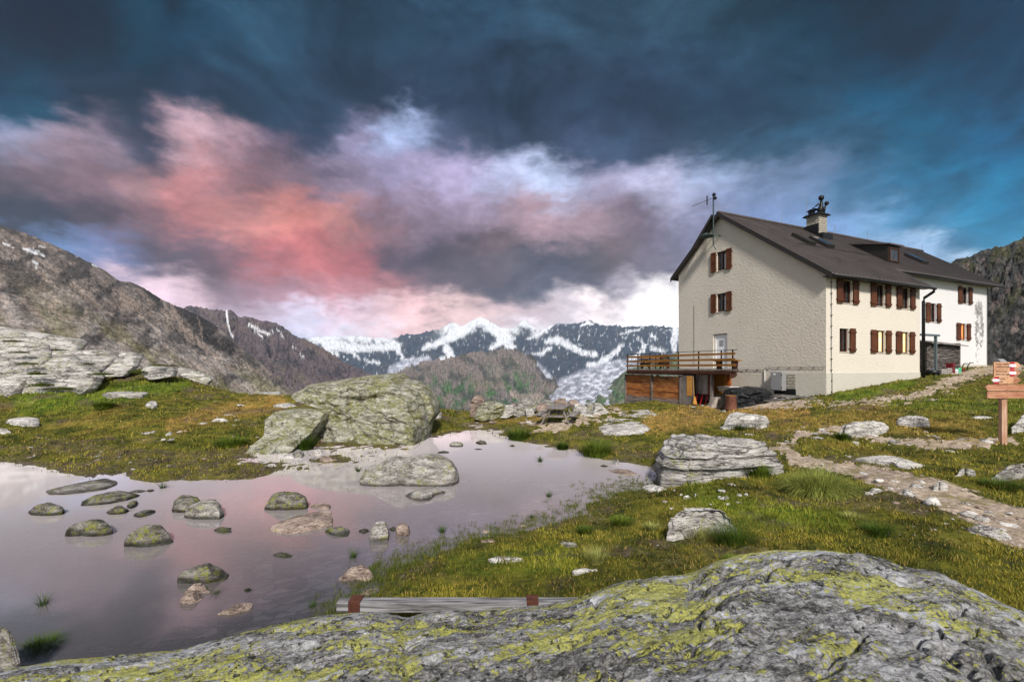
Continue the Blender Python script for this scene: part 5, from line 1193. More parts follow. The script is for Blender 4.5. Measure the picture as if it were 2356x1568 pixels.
# chimney
@material('chimney_block')
def _(t, co, bs):
    br = t.node('ShaderNodeTexBrick'); br.inputs['Scale'].default_value = 1.0; br.inputs['Brick Width'].default_value = 0.34; br.inputs['Row Height'].default_value = 0.17; br.inputs['Mortar Size'].default_value = 0.014
    s = t.node('ShaderNodeSeparateXYZ'); t.l.new(co, s.inputs[0]); cb = t.node('ShaderNodeCombineXYZ')
    t.l.new(t.math('ADD', s.outputs[0], s.outputs[1]), cb.inputs[0]); t.l.new(s.outputs[2], cb.inputs[1]); t.l.new(cb.outputs[0], br.inputs['Vector'])
    br.inputs['Color1'].default_value = (0.34, 0.31, 0.25, 1); br.inputs['Color2'].default_value = (0.42, 0.38, 0.31, 1); br.inputs['Mortar'].default_value = (0.06, 0.055, 0.05, 1)
    setc(t, bs, t.mix(t.noise(co, 9, 4), br.outputs[0], (0.2, 0.18, 0.15), 'MULTIPLY') if False else br.outputs[0], 0.9)
ch = MB(); ch.box(8.2, 9.1, 5.5, 6.4, roofz(5.5), 13.72); ch = ch.build('chimney', MATS['chimney_block'], hut)
m = MB(); m.hexa([(8.0, 5.3, 13.72), (9.3, 5.3, 13.72), (9.3, 6.6, 13.72), (8.0, 6.6, 13.72), (8.12, 5.42, 13.86), (9.18, 5.42, 13.86), (9.18, 6.48, 13.86), (8.12, 6.48, 13.86)]); m.build('cap', MATS['black_metal'], ch)
m = MB(); m.box(8.1, 9.2, 5.15, 5.49, roofz(5.15) + .1, roofz(5.15) + .62); m.box(8.1, 8.19, 5.5, 6.5, roofz(5.6), 13.05); m.build('flashing', MATS['black_metal'], ch)
m = MB(); m.box(8.25, 8.55, 6.0, 6.3, 13.86, 14.15); m.hexa([(8.15, 5.9, 14.15), (8.65, 5.9, 14.15), (8.65, 6.4, 14.15), (8.15, 6.4, 14.15), (8.38, 6.1, 14.3), (8.42, 6.1, 14.3), (8.42, 6.2, 14.3), (8.38, 6.2, 14.3)]); m.build('flue', MATS['black_metal'], ch)
m = MB(); m.tube([(8.75, 5.75, 13.85), (8.75, 5.75, 14.25), (8.8, 5.7, 14.5), (8.78, 5.7, 14.95)], [.2, .18, .12, .06], 10); m.ball((8.78, 5.7, 15.02), .19, 10); m.tube([(8.75, 5.85, 14.2), (8.45, 6.1, 14.35), (8.7, 5.8, 14.6)], [.1, .06, .1], 8); m.build('cowl', MATS['black_metal'], ch, smooth=True)
m = MB(); m.tube([(8.9, 5.65, 14.0), (9.0, 5.6, 14.3), (9.08, 5.55, 14.55)], [.13, .08, .05], 8); m.ball((9.1, 5.52, 14.62), .15, 10); m.build('cowl', MATS['black_metal'], ch, smooth=True)
m = MB(); m.tube([(8.22, 6.38, 13.8), (8.22, 6.38, 15.1)], .014, 5); m.build('lightning_rod', MATS['cabinet_grey'], ch)
# antenna mast, solar panel, lamp on the gable
flat_mat('mast_green', (0.05, 0.08, 0.075), 0.5, 0.4)
ms = MB(); ms.tube([(-.42, 6.95, 10.95), (-.42, 6.95, 14.25)], .045, 8)
ms.tube([(-.42, 6.95, 10.95), (-.3, 6.85, 10.6)], .03, 6)
for z in (11.55, 12.75): ms.bar((-.42, 6.95, z), (0, 6.75, z), .05, .05)
ms = ms.build('antenna_mast', MATS['mast_green'], hut)
m = MB(); A0 = Vector((-.42, 6.95, 14.05)); A1 = Vector((-1.45, 7.75, 13.62)); m.tube([A0, A1], .018, 5)
for i in range(11):
    p = A0.lerp(A1, .16 + .84 * i / 10); h = .30 - .018 * i; m.tube([p - Vector((0, 0, h * .75)), p + Vector((0, 0, h * .75))], .007, 4)
p = A0.lerp(A1, .30); m.bar(p - Vector((0, 0, .3)), p + Vector((0, 0, .3)), .06, .05)
m.build('antenna', MATS['black_metal'], ms)
m = MB(); m.ball((-.42, 6.9, 14.25), .12, 8); m.ball((-.40, 6.82, 14.0), .11, 8); m.build('rotor', MATS['black_metal'], ms)
m = MB(); p0 = Vector((-.1, 7.15, 12.95)); p1 = Vector((-.35, 8.55, 11.1)); m.bar(p0, p1, .9, .14, up=(-.3, .5, .8)); sp_ = m.build('solar_panel', MATS['dark_trim'], hut)
m = MB(); m.bar(p0 + Vector((0, .05, .085)), p1 + Vector((0, .05, .085)), .8, .02, up=(-.3, .5, .8)); m.build('cell_face', MATS['glass_dark'], sp_)
m = MB()
for i in range(12):
    t0, t1 = 2 * math.pi * i / 12, 2 * math.pi * (i + 1) / 12; c = (-.75, 7.25)
    m.add([(c[0] + .5 * math.cos(t0), c[1] + .5 * math.sin(t0), 11.52), (c[0] + .5 * math.cos(t1), c[1] + .5 * math.sin(t1), 11.52), (c[0] + .06 * math.cos(t1), c[1] + .06 * math.sin(t1), 11.78), (c[0] + .06 * math.cos(t0), c[1] + .06 * math.sin(t0), 11.78)], [(0, 1, 2, 3)])
m.bar((-.75, 7.25, 11.74), (0, 7.25, 11.74), .04, .04); m.build('lamp', MATS['mast_green'], hut)
# conduits and their clips
m = MB(); m.tube([(.42, -.05, 7.5), (.38, -.05, 7.35), (.38, -.05, 2.55), (.38, -.08, 2.5), (.38, -.08, .9)], .014, 5)
for i in range(11): m.box(.35, .41, -.09, -.0, 1.5 + i * .58, 1.54 + i * .58)
m.tube([(-.05, 0, 2.82), (-.05, 3.4, 2.82), (-.05, 3.55, 2.68), (-.05, 5.8, 2.68)], .013, 5)
for i in range(8): m.box(-.07, 0, .6 + i * .68, .64 + i * .68, 2.79 if i < 4 else 2.66, 2.84 if i < 4 else 2.71)
m.tube([(-.03, 9.0, 7.2), (-.03, 9.0, 2.9)], .01, 4)
m.tube([(22.62, 1.88, 8.9), (22.62, 1.88, 3.0)], .02, 4)
m.build('conduit', MATS['dark_trim'], hut)
m = MB(); m.tube([(-.05, 3.5, 2.66), (-.05, 3.5, 1.1)], .03, 6); m.build('pipe', MATS['plaster_white'], hut)
m = PM('gable'); m.pbox(1.62, 2.1, .04, .055, 1.62, 2.42); m.build('block_patch', MATS['chimney_block'], hut)
m = PM('gable'); m.pbox(1.60, 2.9, .04, .06, 1.28, 1.6); m.build('tar_strip', MATS['black_metal'], hut)
# meter cabinet
cb = PM('gable'); cb.pbox(2.15, 2.86, .06, .42, 1.5, 2.56); cb = cb.build('meter_cabinet', MATS['cabinet_grey'], hut, bevel=.01)
m = PM('gable'); m.pbox(2.19, 2.82, .422, .435, 1.54, 2.52); m.build('door', MATS['cabinet_grey'], cb)
m = PM('gable'); m.pbox(2.155, 2.185, .424, .45, 2.34, 2.42); m.pbox(2.155, 2.185, .424, .45, 1.64, 1.72); m.build('hinge', MATS['black_metal'], cb)
flat_mat('sticker_white', (0.75, 0.72, 0.74), 0.6); flat_mat('paint_red', (0.50, 0.01, 0.03), 0.5)
m = PM('gable'); m.pbox(2.52, 2.68, .436, .44, 2.38, 2.48); s_ = m.build('sticker', MATS['sticker_white'], cb)
# stained damp patches on the white annex corner
@material('damp_stain')
def _(t, co, bs):
    n = t.noise(co, 3.2, 6, 0.7)
    setc(t, bs, t.ramp(n, [(0.4, (0.16, 0.16, 0.15)), (0.6, (0.55, 0.54, 0.53))]), 0.95)
    tr = t.node('ShaderNodeBsdfTransparent'); mx = t.node('ShaderNodeMixShader')
    s = t.node('ShaderNodeSeparateXYZ'); t.l.new(co, s.inputs[0])
    ed = t.math('MULTIPLY', t.rng(s.outputs[0], 20.55, 21.1), t.rng(s.outputs[0], 22.4, 21.9))
    ed = t.math('MULTIPLY', ed, t.rng(s.outputs[2], 8.1, 7.5))
    ed = t.math('MULTIPLY', ed, t.rng(s.outputs[2], 3.4, 6.2, 0.45, 1.0))
    f = t.rng(t.math('ADD', t.noise(co, 2.3, 6, 0.7), t.math('MULTIPLY', ed, 0.26)), 0.66, 0.76)
    t.l.new(t.math('MULTIPLY', f, 0.75), mx.inputs[0]); t.l.new(tr.outputs[0], mx.inputs[1]); t.l.new(bs.outputs[0], mx.inputs[2]); t.l.new(mx.outputs[0], t.out.inputs[0])
m = PM('annex'); m.quad((20.5, .004, 3.2), (22.5, .004, 3.2), (22.5, .004, 8.3), (20.5, .004, 8.3)); m.build('stain', MATS['damp_stain'], hut)

# ---------------------------------------------------------------- terrace, sheds and the things about the hut
wood_mat('rail_wood', (0.20, 0.085, 0.012), (0.34, 0.15, 0.025), 1, 0.6, rough=0.5)
wood_mat('old_wood', (0.10, 0.085, 0.075), (0.26, 0.23, 0.21), 2, 1.0)
wood_mat('old_wood_h', (0.13, 0.115, 0.105), (0.34, 0.31, 0.29), 0, 0.7)
wood_mat('old_wood_v', (0.13, 0.115, 0.105), (0.34, 0.31, 0.29), 1, 0.7)
wood_mat('honey_wood', (0.46, 0.20, 0.035), (0.62, 0.32, 0.07), 1, 0.7)
@material('shed_planks')
def _(t, co, bs):
    m1 = t.mapping(co, scale=(14, 1.2, 14)); n = t.noise(m1, 1.6, 6, 0.7, 0.8); b = t.noise(t.mapping(co, scale=(3, .5, 5)), 1.2, 4)
    s = t.node('ShaderNodeSeparateXYZ'); t.l.new(co, s.inputs[0])
    f = t.math('ADD', t.math('MULTIPLY', n, .6), t.math('MULTIPLY', b, .4))
    c = t.ramp(f, [(0.36, (0.03, 0.012, 0.006)), (0.46, (0.22, 0.065, 0.012)), (0.55, (0.48, 0.17, 0.04)), (0.68, (0.70, 0.36, 0.13))])
    g = t.rng(t.math('ADD', s.outputs[2], t.math('MULTIPLY', b, 0.5)), 1.15, 0.75)
    c = t.mix(g, c, t.ramp(n, [(0.35, (0.05, 0.04, 0.035)), (0.65, (0.38, 0.31, 0.27))]))
    setc(t, bs, c, 0.85, t.bump(n, 0.8, 0.02))
deck = empty('terrace', C0, HROT); tag(deck, 'raised timber terrace with honey-brown rails against the gable wall', 'terrace')
def bu(srcx, a):   # b of a point seen at that picture column, on the plane a
    u = (srcx - 2048) / 1820; X = 16.56 + .914 * a; Y = 24 + .406 * a
    return (X - Y * u) / (.914 * u + .406)
b_r, b_l = 3.4, 13.2; AF = -2.61
m = MB(); poly = [(AF, b_r), (-.07, 5.45), (-.07, 10.6), (1.6, 10.6), (1.6, b_l), (AF, b_l)]; m.prism(poly, 2.62, 2.72); m.build('floor', MATS['old_wood_v'], deck)
m = MB(); m.bar((AF + .05, b_r, 2.52), (AF + .05, b_l, 2.52), .1, .2); m.build('edge_beam', MATS['frame_wood'], deck)
k = 0; b = b_r + .5
while b < b_l: m = MB(); m.box(AF + .02, min(-.08, AF + max(.2, (b - 3.5) * 1.24)), b, b + .14, 2.36, 2.6); m.build('joist', MATS['frame_wood'], deck); b += 1.02
for x, zz in (((AF, b_r, 2.95), (AF, b_l, 2.95)), ((AF, b_r, 3.28), (AF, b_l, 3.28)), ((AF, b_r, 3.61), (AF, b_l, 3.61)), ((AF, b_l, 2.95), (1.6, b_l, 2.95)), ((AF, b_l, 3.28), (1.6, b_l, 3.28)), ((AF, b_l, 3.61), (1.6, b_l, 3.61))):
    m = MB(); m.bar(Vector(x) + Vector((-.03, 0, 0)), Vector(zz) + Vector((-.03, 0, 0)), .035, .125); m.build('rail_board', MATS['rail_wood'], deck)
m = MB(); m.tube([(AF, b_r - .1, 3.83), (AF, b_l, 3.83), (1.6, b_l, 3.83)], .018, 5); m.build('top_rail', MATS['black_metal'], deck)
for sx in (2508.5, 2550, 2598, 2640, 2712, 2793, 2883.5, 2929):
    bb = bu(sx, AF); m = MB(); m.box(AF + .0, AF + .06, bb - .03, bb + .03, 2.45, 3.83); m.build('post', MATS['black_metal'], deck)
for aa in (-1.2, .2, 1.55): m = MB(); m.box(aa, aa + .06, b_l - .03, b_l + .03, 2.6, 3.83); m.build('post', MATS['black_metal'], deck)
for bb in (5.4, 7.6, 10.2, 12.9): m = MB(); m.box(AF + .35, AF + .5, bb, bb + .15, .2, 2.5); m.build('pillar', MATS['old_wood'], deck)
m = MB(); m.tube([(AF - .1, b_r + .15, 2.33), (-.9, 4.9, 2.38)], .15, 8); m.build('log_beam', MATS['frame_wood'], deck)
m = MB(); m.tube([(AF + .1, b_r + .3, 2.6), (AF + .7, b_r + .1, 2.56)], .035, 6); m.build('drain_pipe', MATS['black_metal'], deck)

shed = empty('plank_shed', C0, HROT); tag(shed, 'orange-brown plank shed under the left part of the terrace', 'shed')
AS = -2.52
for b0, b1, sd in ((7.75, 10.35, 1), (10.5, 13.35, 2)):
    m = MB(); rs = random.Random(sd); z = .0
    while z < 2.2:
        h = rs.uniform(.13, .19); o = rs.uniform(0, .035); m.box(AS - o, AS + .08, b0, b1, z, min(z + h - .008, 2.28)); z += h
    m.build('plank_wall', MATS['shed_planks'], shed)
m = MB(); m.box(AS + .08, -1.0, 7.75, 7.85, 0, 2.25); m.box(AS + .08, -1.0, 13.25, 13.35, 0, 2.25); m.build('side_wall', MATS['old_wood'], shed)
for bb in (10.37, 7.62, 13.33): m = MB(); m.box(AS - .09, AS + .04, bb, bb + .13, -.1, 2.34); m.build('post', MATS['old_wood'], shed)
m = MB()
for i in range(7): m.hexa([(AS - .28, 7.5 + i * .86, 2.30 + .01 * (i % 2)), (-1.0, 7.5 + i * .86, 2.34), (-1.0, 8.4 + i * .86, 2.34), (AS - .28, 8.4 + i * .86, 2.30 + .01 * (i % 2)), (AS - .28, 7.5 + i * .86, 2.33 + .01 * (i % 2)), (-1.0, 7.5 + i * .86, 2.37), (-1.0, 8.4 + i * .86, 2.37), (AS - .28, 8.4 + i * .86, 2.33 + .01 * (i % 2))])
m.build('roof', MATS['old_wood_h'], shed)
m = MB(); m.box(AS - .03, AS + .03, 6.62, 7.6, .35, 2.3)
for i in range(6): m.box(AS - .045, AS - .031, 6.63 + i * .163, 6.78 + i * .163, .36, 2.29)
dd2 = m.build('door', MATS['old_wood'], shed, ); dd2['label'] = 'weathered grey plank door'
m = MB(); m.box(AS - .06, AS - .046, 6.68, 7.12, 1.0, 2.25); m.build('panel', MATS['honey_wood'], dd2)
# wall boarding beside the cellar entrance, stays with the hut
m = MB(); m.box(-.16, -.02, 6.25, 7.25, 1.1, 2.6); m.build('boarding', MATS['honey_wood'], hut)
m = MB(); m.box(-.22, -.165, 7.22, 7.32, .9, 2.6); m.build('boarding_post', MATS['plaster_white'], hut)
flat_mat('orange_sheet', (0.55, 0.14, 0.02), 0.4)
m = MB()
for i in range(5): m.tube([(-.1, 5.86 + i * .07, 1.3), (-.1, 5.86 + i * .07, 2.45)], .03, 6)
tag(m.build('corrugated_sheet', MATS['orange_sheet'], None, loc=C0, rot=(0, 0, HROT), smooth=True), 'orange corrugated sheet leaning on the wall at the end of the boarding', 'sheet')
@material('cabinet_old')
def _(t, co, bs):
    n = t.noise(t.mapping(co, scale=(1, 14, 1)), 1.0, 4)
    setc(t, bs, t.ramp(n, [(0.35, (0.16, 0.12, 0.10)), (0.6, (0.42, 0.38, 0.37))]), 0.6)
cab = empty('cupboard', C0, HROT); tag(cab, 'old grey metal cupboard on red legs under the terrace', 'cupboard')
m = MB(); m.box(-1.9, -1.35, 6.02, 7.0, 1.1, 2.42); m.build('body', wood_mat('red_brown_wood', (0.16, 0.05, 0.025), (0.26, 0.09, 0.05), 2), cab)
m = MB(); m.box(-1.93, -1.905, 6.04, 6.98, 1.13, 2.4); m.build('door', MATS['cabinet_old'], cab)
for bb in (6.1, 6.5, 6.9): m = MB(); m.tube([(-1.85, bb, 1.1), (-1.95, bb + .12, .45)], .035, 6); m.build('leg', MATS['paint_red'], cab)
broom = empty('broom', C0, HROT); tag(broom, 'straw broom leaning at the right edge of the grey plank door', 'broom')
m = MB(); m.tube([(-2.62, 6.45, .95), (-2.58, 6.58, 2.2)], .014, 5); m.build('handle', MATS['honey_wood'], broom)
m = MB(); m.tube([(-2.62, 6.42, .98), (-2.65, 6.38, .5)], [.04, .15], 8); m.build('bristles', MATS['honey_wood'], broom)

def at_px(vx, vy_base, d):
    x = (vx - CX) / FV * d; return x, d, EYE - (vy_base - HY) / FV * d
def stump(vx, vy, d, r, h, mat, label, lean=0.0):
    x, y, z = at_px(vx, vy, d); z = gz(x, y) - .05
    n = 18; m = MB(); V = []; rows = 8
    rs = random.Random(int(vx)); prof = [1 + .12 * math.sin(3 * 2 * math.pi * k / n + 1) + rs.uniform(-.05, .05) for k in range(n)]
    for j in range(rows + 1):
        t = j / rows; fl = 1 + .25 * (1 - t) ** 3
        for k in range(n): V.append((r * prof[k] * fl * math.cos(2 * math.pi * k / n) + lean * t * h + rs.uniform(-.01, .01), r * prof[k] * fl * math.sin(2 * math.pi * k / n), t * h))
    F = [(j * n + k, j * n + (k + 1) % n, (j + 1) * n + (k + 1) % n, (j + 1) * n + k) for j in range(rows) for k in range(n)]
    root = empty('tree_stump', (x, y, z)); tag(root, label, 'stump')
    m.add(V, F); m.build('trunk', MATS[mat], root, smooth=True)
    m = MB(); m.add([(V[rows * n + k][0], V[rows * n + k][1], V[rows * n + k][2]) for k in range(n)], [tuple(range(n))]); m.build('cut_face', MATS['honey_wood'] if mat == 'bark_red' else MATS['old_wood'], root)
wood_mat('bark_red', (0.09, 0.03, 0.018), (0.24, 0.10, 0.06), 2, .5); wood_mat('bark_pale', (0.22, 0.18, 0.15), (0.55, 0.48, 0.42), 2, .4)
stump(1682, 929, 25.2, .27, .78, 'bark_red', 'reddish tree stump standing before the black tarpaulin')
stump(1643, 922, 27.4, .28, .62, 'bark_pale', 'pale barked tree stump left of the reddish one', .12)
@material('tarp')
def _(t, co, bs):
    n = t.noise(co, 4.0, 5, 0.6, 1.6)
    setc(t, bs, (0.010, 0.011, 0.013), 0.34, t.bump(n, 1.0, 0.16))
stand_rock([(1664,932),(1667,905),(1672,895),(1690,891),(1712,891),(1722,888),(1740,890),(1752,892),(1763,899),(1771,910),(1768,924),(1740,932)], 26.2, .75, 'tarp', 'black plastic tarpaulin draped over a wood heap by the gable', 'tarpaulin', 'tarpaulin', seed=640, nz=.16, e=.7, cuts=0)
flat_mat('foam_white', (0.62, 0.56, 0.48), .7)
def simple(name, label, cat, mat, vx, vy, d, dims, rz=HROT, z=None, zo=0.0, group=None, bevel=.015):
    x, y, zz = at_px(vx, vy, d)
    zz = (gz(x, y) if z is None else z) + zo
    m = MB(); w_, l_, h_ = dims; m.box(-w_ / 2, w_ / 2, -l_ / 2, l_ / 2, 0, h_)
    o = m.build(name, MATS[mat], None, loc=(x, y, zz), rot=(0, 0, rz), bevel=bevel); tag(o, label, cat, group); return o
tb = empty('foam_tub', (HW(-.75, 5.55, 1.32))); tb.rotation_euler = (0, 0, HROT); tag(tb, 'off-white tub on the end of the wood heap, below the orange sheet', 'tub')
m = MB(); m.hexa([(-.3, -.42, 0), (.3, -.42, 0), (.3, .42, 0), (-.3, .42, 0), (-.36, -.48, .26), (.36, -.48, .26), (.36, .48, .26), (-.36, .48, .26)]); m.build('body', MATS['foam_white'], tb)
m = MB(); m.box(-.4, .4, -.52, -.44, .262, .30); m.box(-.4, .4, .44, .52, .262, .30); m.box(-.4, -.32, -.44, .44, .262, .30); m.box(.32, .4, -.44, .44, .262, .30); m.build('rim', MATS['sticker_white'], tb)
# boards and slabs lying along the gable foot
for i, (b0, b1, a, z, h, wd, mt, lb) in enumerate([
    (.1, 2.9, -.75, 1.22, .06, .34, 'old_wood_v', 'long weathered board on top of the pile at the gable foot'),
    (.5, 2.6, -1.05, 1.06, .07, .28, 'old_wood_v', 'second weathered board of the pile, under the long one'),
    (1.0, 3.0, -1.35, .96, .07, .26, 'old_wood_v', 'lowest weathered board of the pile at the gable foot')]):
    m = MB(); m.bar((a, b0, z), (a - .15, b1, z - .02), wd, h); tag(m.build('board', MATS[mt], None, loc=C0, rot=(0, 0, HROT)), lb, 'board', 'boards at the gable foot')
for i, (vx, vy, d, s, lb) in enumerate([(1775, 925, 25.6, (.85, .5, .22), 'squared stone block at the left end of the board pile'), (1790, 908, 26.2, (.7, .45, .2), 'pale flat stone on the board pile, left'), (1800, 920, 25.4, (.7, .4, .16), 'flat stone wedged in the board pile'), (1823, 917, 25.2, (.6, .35, .14), 'small flat stone before the boards'), (1845, 914, 25, (.5, .3, .12), 'dark stone at the right end of the board pile')]):
    x, y, _ = at_px(vx, vy, d); o = obj('stone', SHP['rock_pale' if i != 4 else 'rock_grey'][i % 5], loc=(x, y, gz(x, y) + .05), rot=(0, 0, HROT + 1.4), scale=(s[0] * .8, s[1], s[2] * 2.2)); tag(o, lb, 'stone')

# ---- behind: log store and clutter by the annex
@material('log_wood')
def _(t, co, bs):
    n = t.noise(t.mapping(co, scale=(1, 8, 8)), 1.4, 5, .7)
    setc(t, bs, t.ramp(n, [(0.36, (0.012, 0.010, 0.009)), (0.5, (0.09, 0.075, 0.065)), (0.66, (0.30, 0.26, 0.24))]), .85)
ls = empty('log_store', C0, HROT); tag(ls, 'dark log-walled woodshed against the white annex', 'shed')
m = MB(); z = 2.2; i = 0; rs = random.Random(3)
while z < 4.3: m.tube([(11.1, .6, z), (13, .6 + rs.uniform(-.02, .02), z), (15.05, .6, z)], .072, 7); z += .125; i += 1
m.build('log_wall', MATS['log_wood'], ls, smooth=True)
for xa in (11.2, 14.9):
    m = MB(); z = 2.26
    while z < 4.4: m.tube([(xa, .45, z), (xa, 1.93, z)], .072, 7); z += .125
    m.build('log_end', MATS['log_wood'], ls, smooth=True)
m = MB(); m.hexa([(10.9, .25, 4.36), (15.5, .25, 4.22), (15.5, 1.93, 4.6), (10.9, 1.93, 4.72), (10.9, .25, 4.42), (15.5, .25, 4.28), (15.5, 1.93, 4.66), (10.9, 1.93, 4.78)]); m.build('roof', MATS['old_wood_h'], ls)
pf = empty('porch_frame', C0, HROT); tag(pf, 'slim grey-blue porch post and beam between hut and log store', 'frame')
flat_mat('slate_paint', (0.10, 0.13, 0.14), .5)
m = MB(); m.box(10.72, 10.84, -.06, .06, 2.2, 4.75); m.build('post', MATS['slate_paint'], pf)
m = MB(); m.box(9.0, 11.1, -.09, .09, 4.752, 4.87); m.build('beam', MATS['slate_paint'], pf)
def crate(a, b, w_, d_, h_, mat, label, z=None, slats=3, name='crate'):
    p = HW(a, b, 0); z = gz(p.x, p.y) - .03 if z is None else z
    r_ = empty(name, (p.x, p.y, z), HROT); tag(r_, label, 'crate')
    m = MB(); m.box(-w_ / 2 + .02, w_ / 2 - .02, -d_ / 2 + .02, d_ / 2 - .02, .02, h_ - .04); m.build('inside', MATS['dark_trim'], r_)
    m = MB()
    for k in range(slats):
        z0 = h_ * k / slats + .01; z1 = h_ * (k + 1) / slats - .03
        m.box(-w_ / 2, w_ / 2, -d_ / 2, -d_ / 2 + .018, z0, z1); m.box(-w_ / 2, -w_ / 2 + .018, -d_ / 2 + .02, d_ / 2, z0, z1); m.box(w_ / 2 - .018, w_ / 2, -d_ / 2 + .02, d_ / 2, z0, z1)
    for x in (-w_ / 2 - .002, w_ / 2 - .04): m.box(x, x + .042, -d_ / 2 - .012, -d_ / 2 - .001, 0, h_)
    m.build('slats', MATS[mat], r_); return z
flat_mat('crate_green', (0.10, 0.55, 0.28), .5); flat_mat('crate_white', (0.70, 0.76, 0.78), .5); flat_mat('crate_red', (0.20, 0.012, 0.02), .5); flat_mat('crate_grey', (0.42, 0.38, 0.35), .7, 0, .3)
def au(srcx, b): u = (srcx - 2048) / 1820; Y = (37.44 + 2.46 * b) / (2.25 - u); return (Y - 24 - .914 * b) / .406
crate(au(3762, .1), .1, .62, .35, .38, 'crate_grey', 'greyish slatted crate left of the white crate by the log store')
crate(au(3784, .1), .1, .55, .35, .38, 'crate_grey', 'greyish crate with a pale right end, third from the red crate')
z_ = crate(au(3800, .1), .1, .25, .35, .75, 'crate_red', 'tall dark red crate between the grey and white crates', slats=4)
crate(au(3812, .1), .1, .35, .35, .36, 'crate_white', 'bluish-white bottle crate beside the green one', slats=2)
crate(au(3825, .1), .1, .35, .35, .36, 'crate_green', 'light green bottle crate by the log store', slats=2)
crate(au(3839, .1), .1, .30, .35, .24, 'crate_red', 'small dark red crate right of the green crate', slats=2)
tbx = HW(au(3727, .25), .25, 0); tu = empty('tub', (tbx.x, tbx.y, gz(tbx.x, tbx.y)), HROT); tag(tu, 'black tub with a white lump in it at the log store corner', 'tub')
m = MB(); m.tube([(0, 0, 0), (0, 0, .34)], [.36, .42], 14); m.build('body', MATS['black_metal'], tu, smooth=True)
m = MB(); m.ball((.05, 0, .33), .18, 8, (1, 1, .6)); m.build('contents', MATS['sticker_white'], tu, smooth=True)
for i, (sx, lb) in enumerate(((3849, 'left of two dark bent handrails by the annex foot'), (3872, 'right of two dark bent handrails by the annex foot'))):
    a_ = au(sx, .6); g_ = HW(a_, .6, 0); z = gz(g_.x, g_.y)
    m = MB(); m.tube([(a_ - .4, .5, z - .1), (a_ - .4, .5, z + .2), (a_ + .1, .55, z + .5), (a_ + .7, .6, z + .5)], .035, 6); tag(m.build('handrail', MATS['black_metal'], None, loc=C0, rot=(0, 0, HROT)), lb, 'handrail')

# ---- signpost
wood_mat('sign_wood', (0.50, 0.24, 0.12), (0.76, 0.46, 0.28), 0, .8, dark=(0.28, 0.10, 0.04)); wood_mat('sign_dark', (0.34, 0.13, 0.07), (0.60, 0.32, 0.20), 0, .8)
wood_mat('post_wood', (0.42, 0.22, 0.13), (0.66, 0.44, 0.32), 2, .8, dark=(0.22, 0.09, 0.05))
flat_mat('sign_white', (0.85, 0.85, 0.85), .5); flat_mat('letter_ink', (0.03, 0.03, 0.05), .6)
SD = 12.8; sx0 = (2307 - CX) / FV * SD; sz0 = gz(sx0, SD)
sp = empty('signpost', (sx0, SD, sz0)); tag(sp, 'wooden trail signpost with stacked arrow boards at the right', 'signpost')
H_ = 3.02 - sz0
m = MB()
rot = math.radians(-12)
def rq(x, y): return (x * math.cos(rot) - y * math.sin(rot), x * math.sin(rot) + y * math.cos(rot))
h = .062; c4 = [rq(-h, -h), rq(h, -h), rq(h, h), rq(-h, h)]
m.hexa([(*c, -.2) for c in c4] + [(*c4[0], H_ - .10), (*c4[1], H_ - .10), (*c4[2], H_), (*c4[3], H_)])
m.build('post', MATS['post_wood'], sp)
m = MB(); c5 = [rq(-h - .01, -h - .02), rq(h + .01, -h - .02), rq(h + .01, h + .01), rq(-h - .01, h + .01)]
m.hexa([(c5[0][0], c5[0][1], H_ - .105), (c5[1][0], c5[1][1], H_ - .105), (*c5[2], H_ + .005), (*c5[3], H_ + .005), (c5[0][0], c5[0][1], H_ - .08), (c5[1][0], c5[1][1], H_ - .08), (*c5[2], H_ + .03), (*c5[3], H_ + .03)]); m.build('cap', MATS['cabinet_grey'], sp)
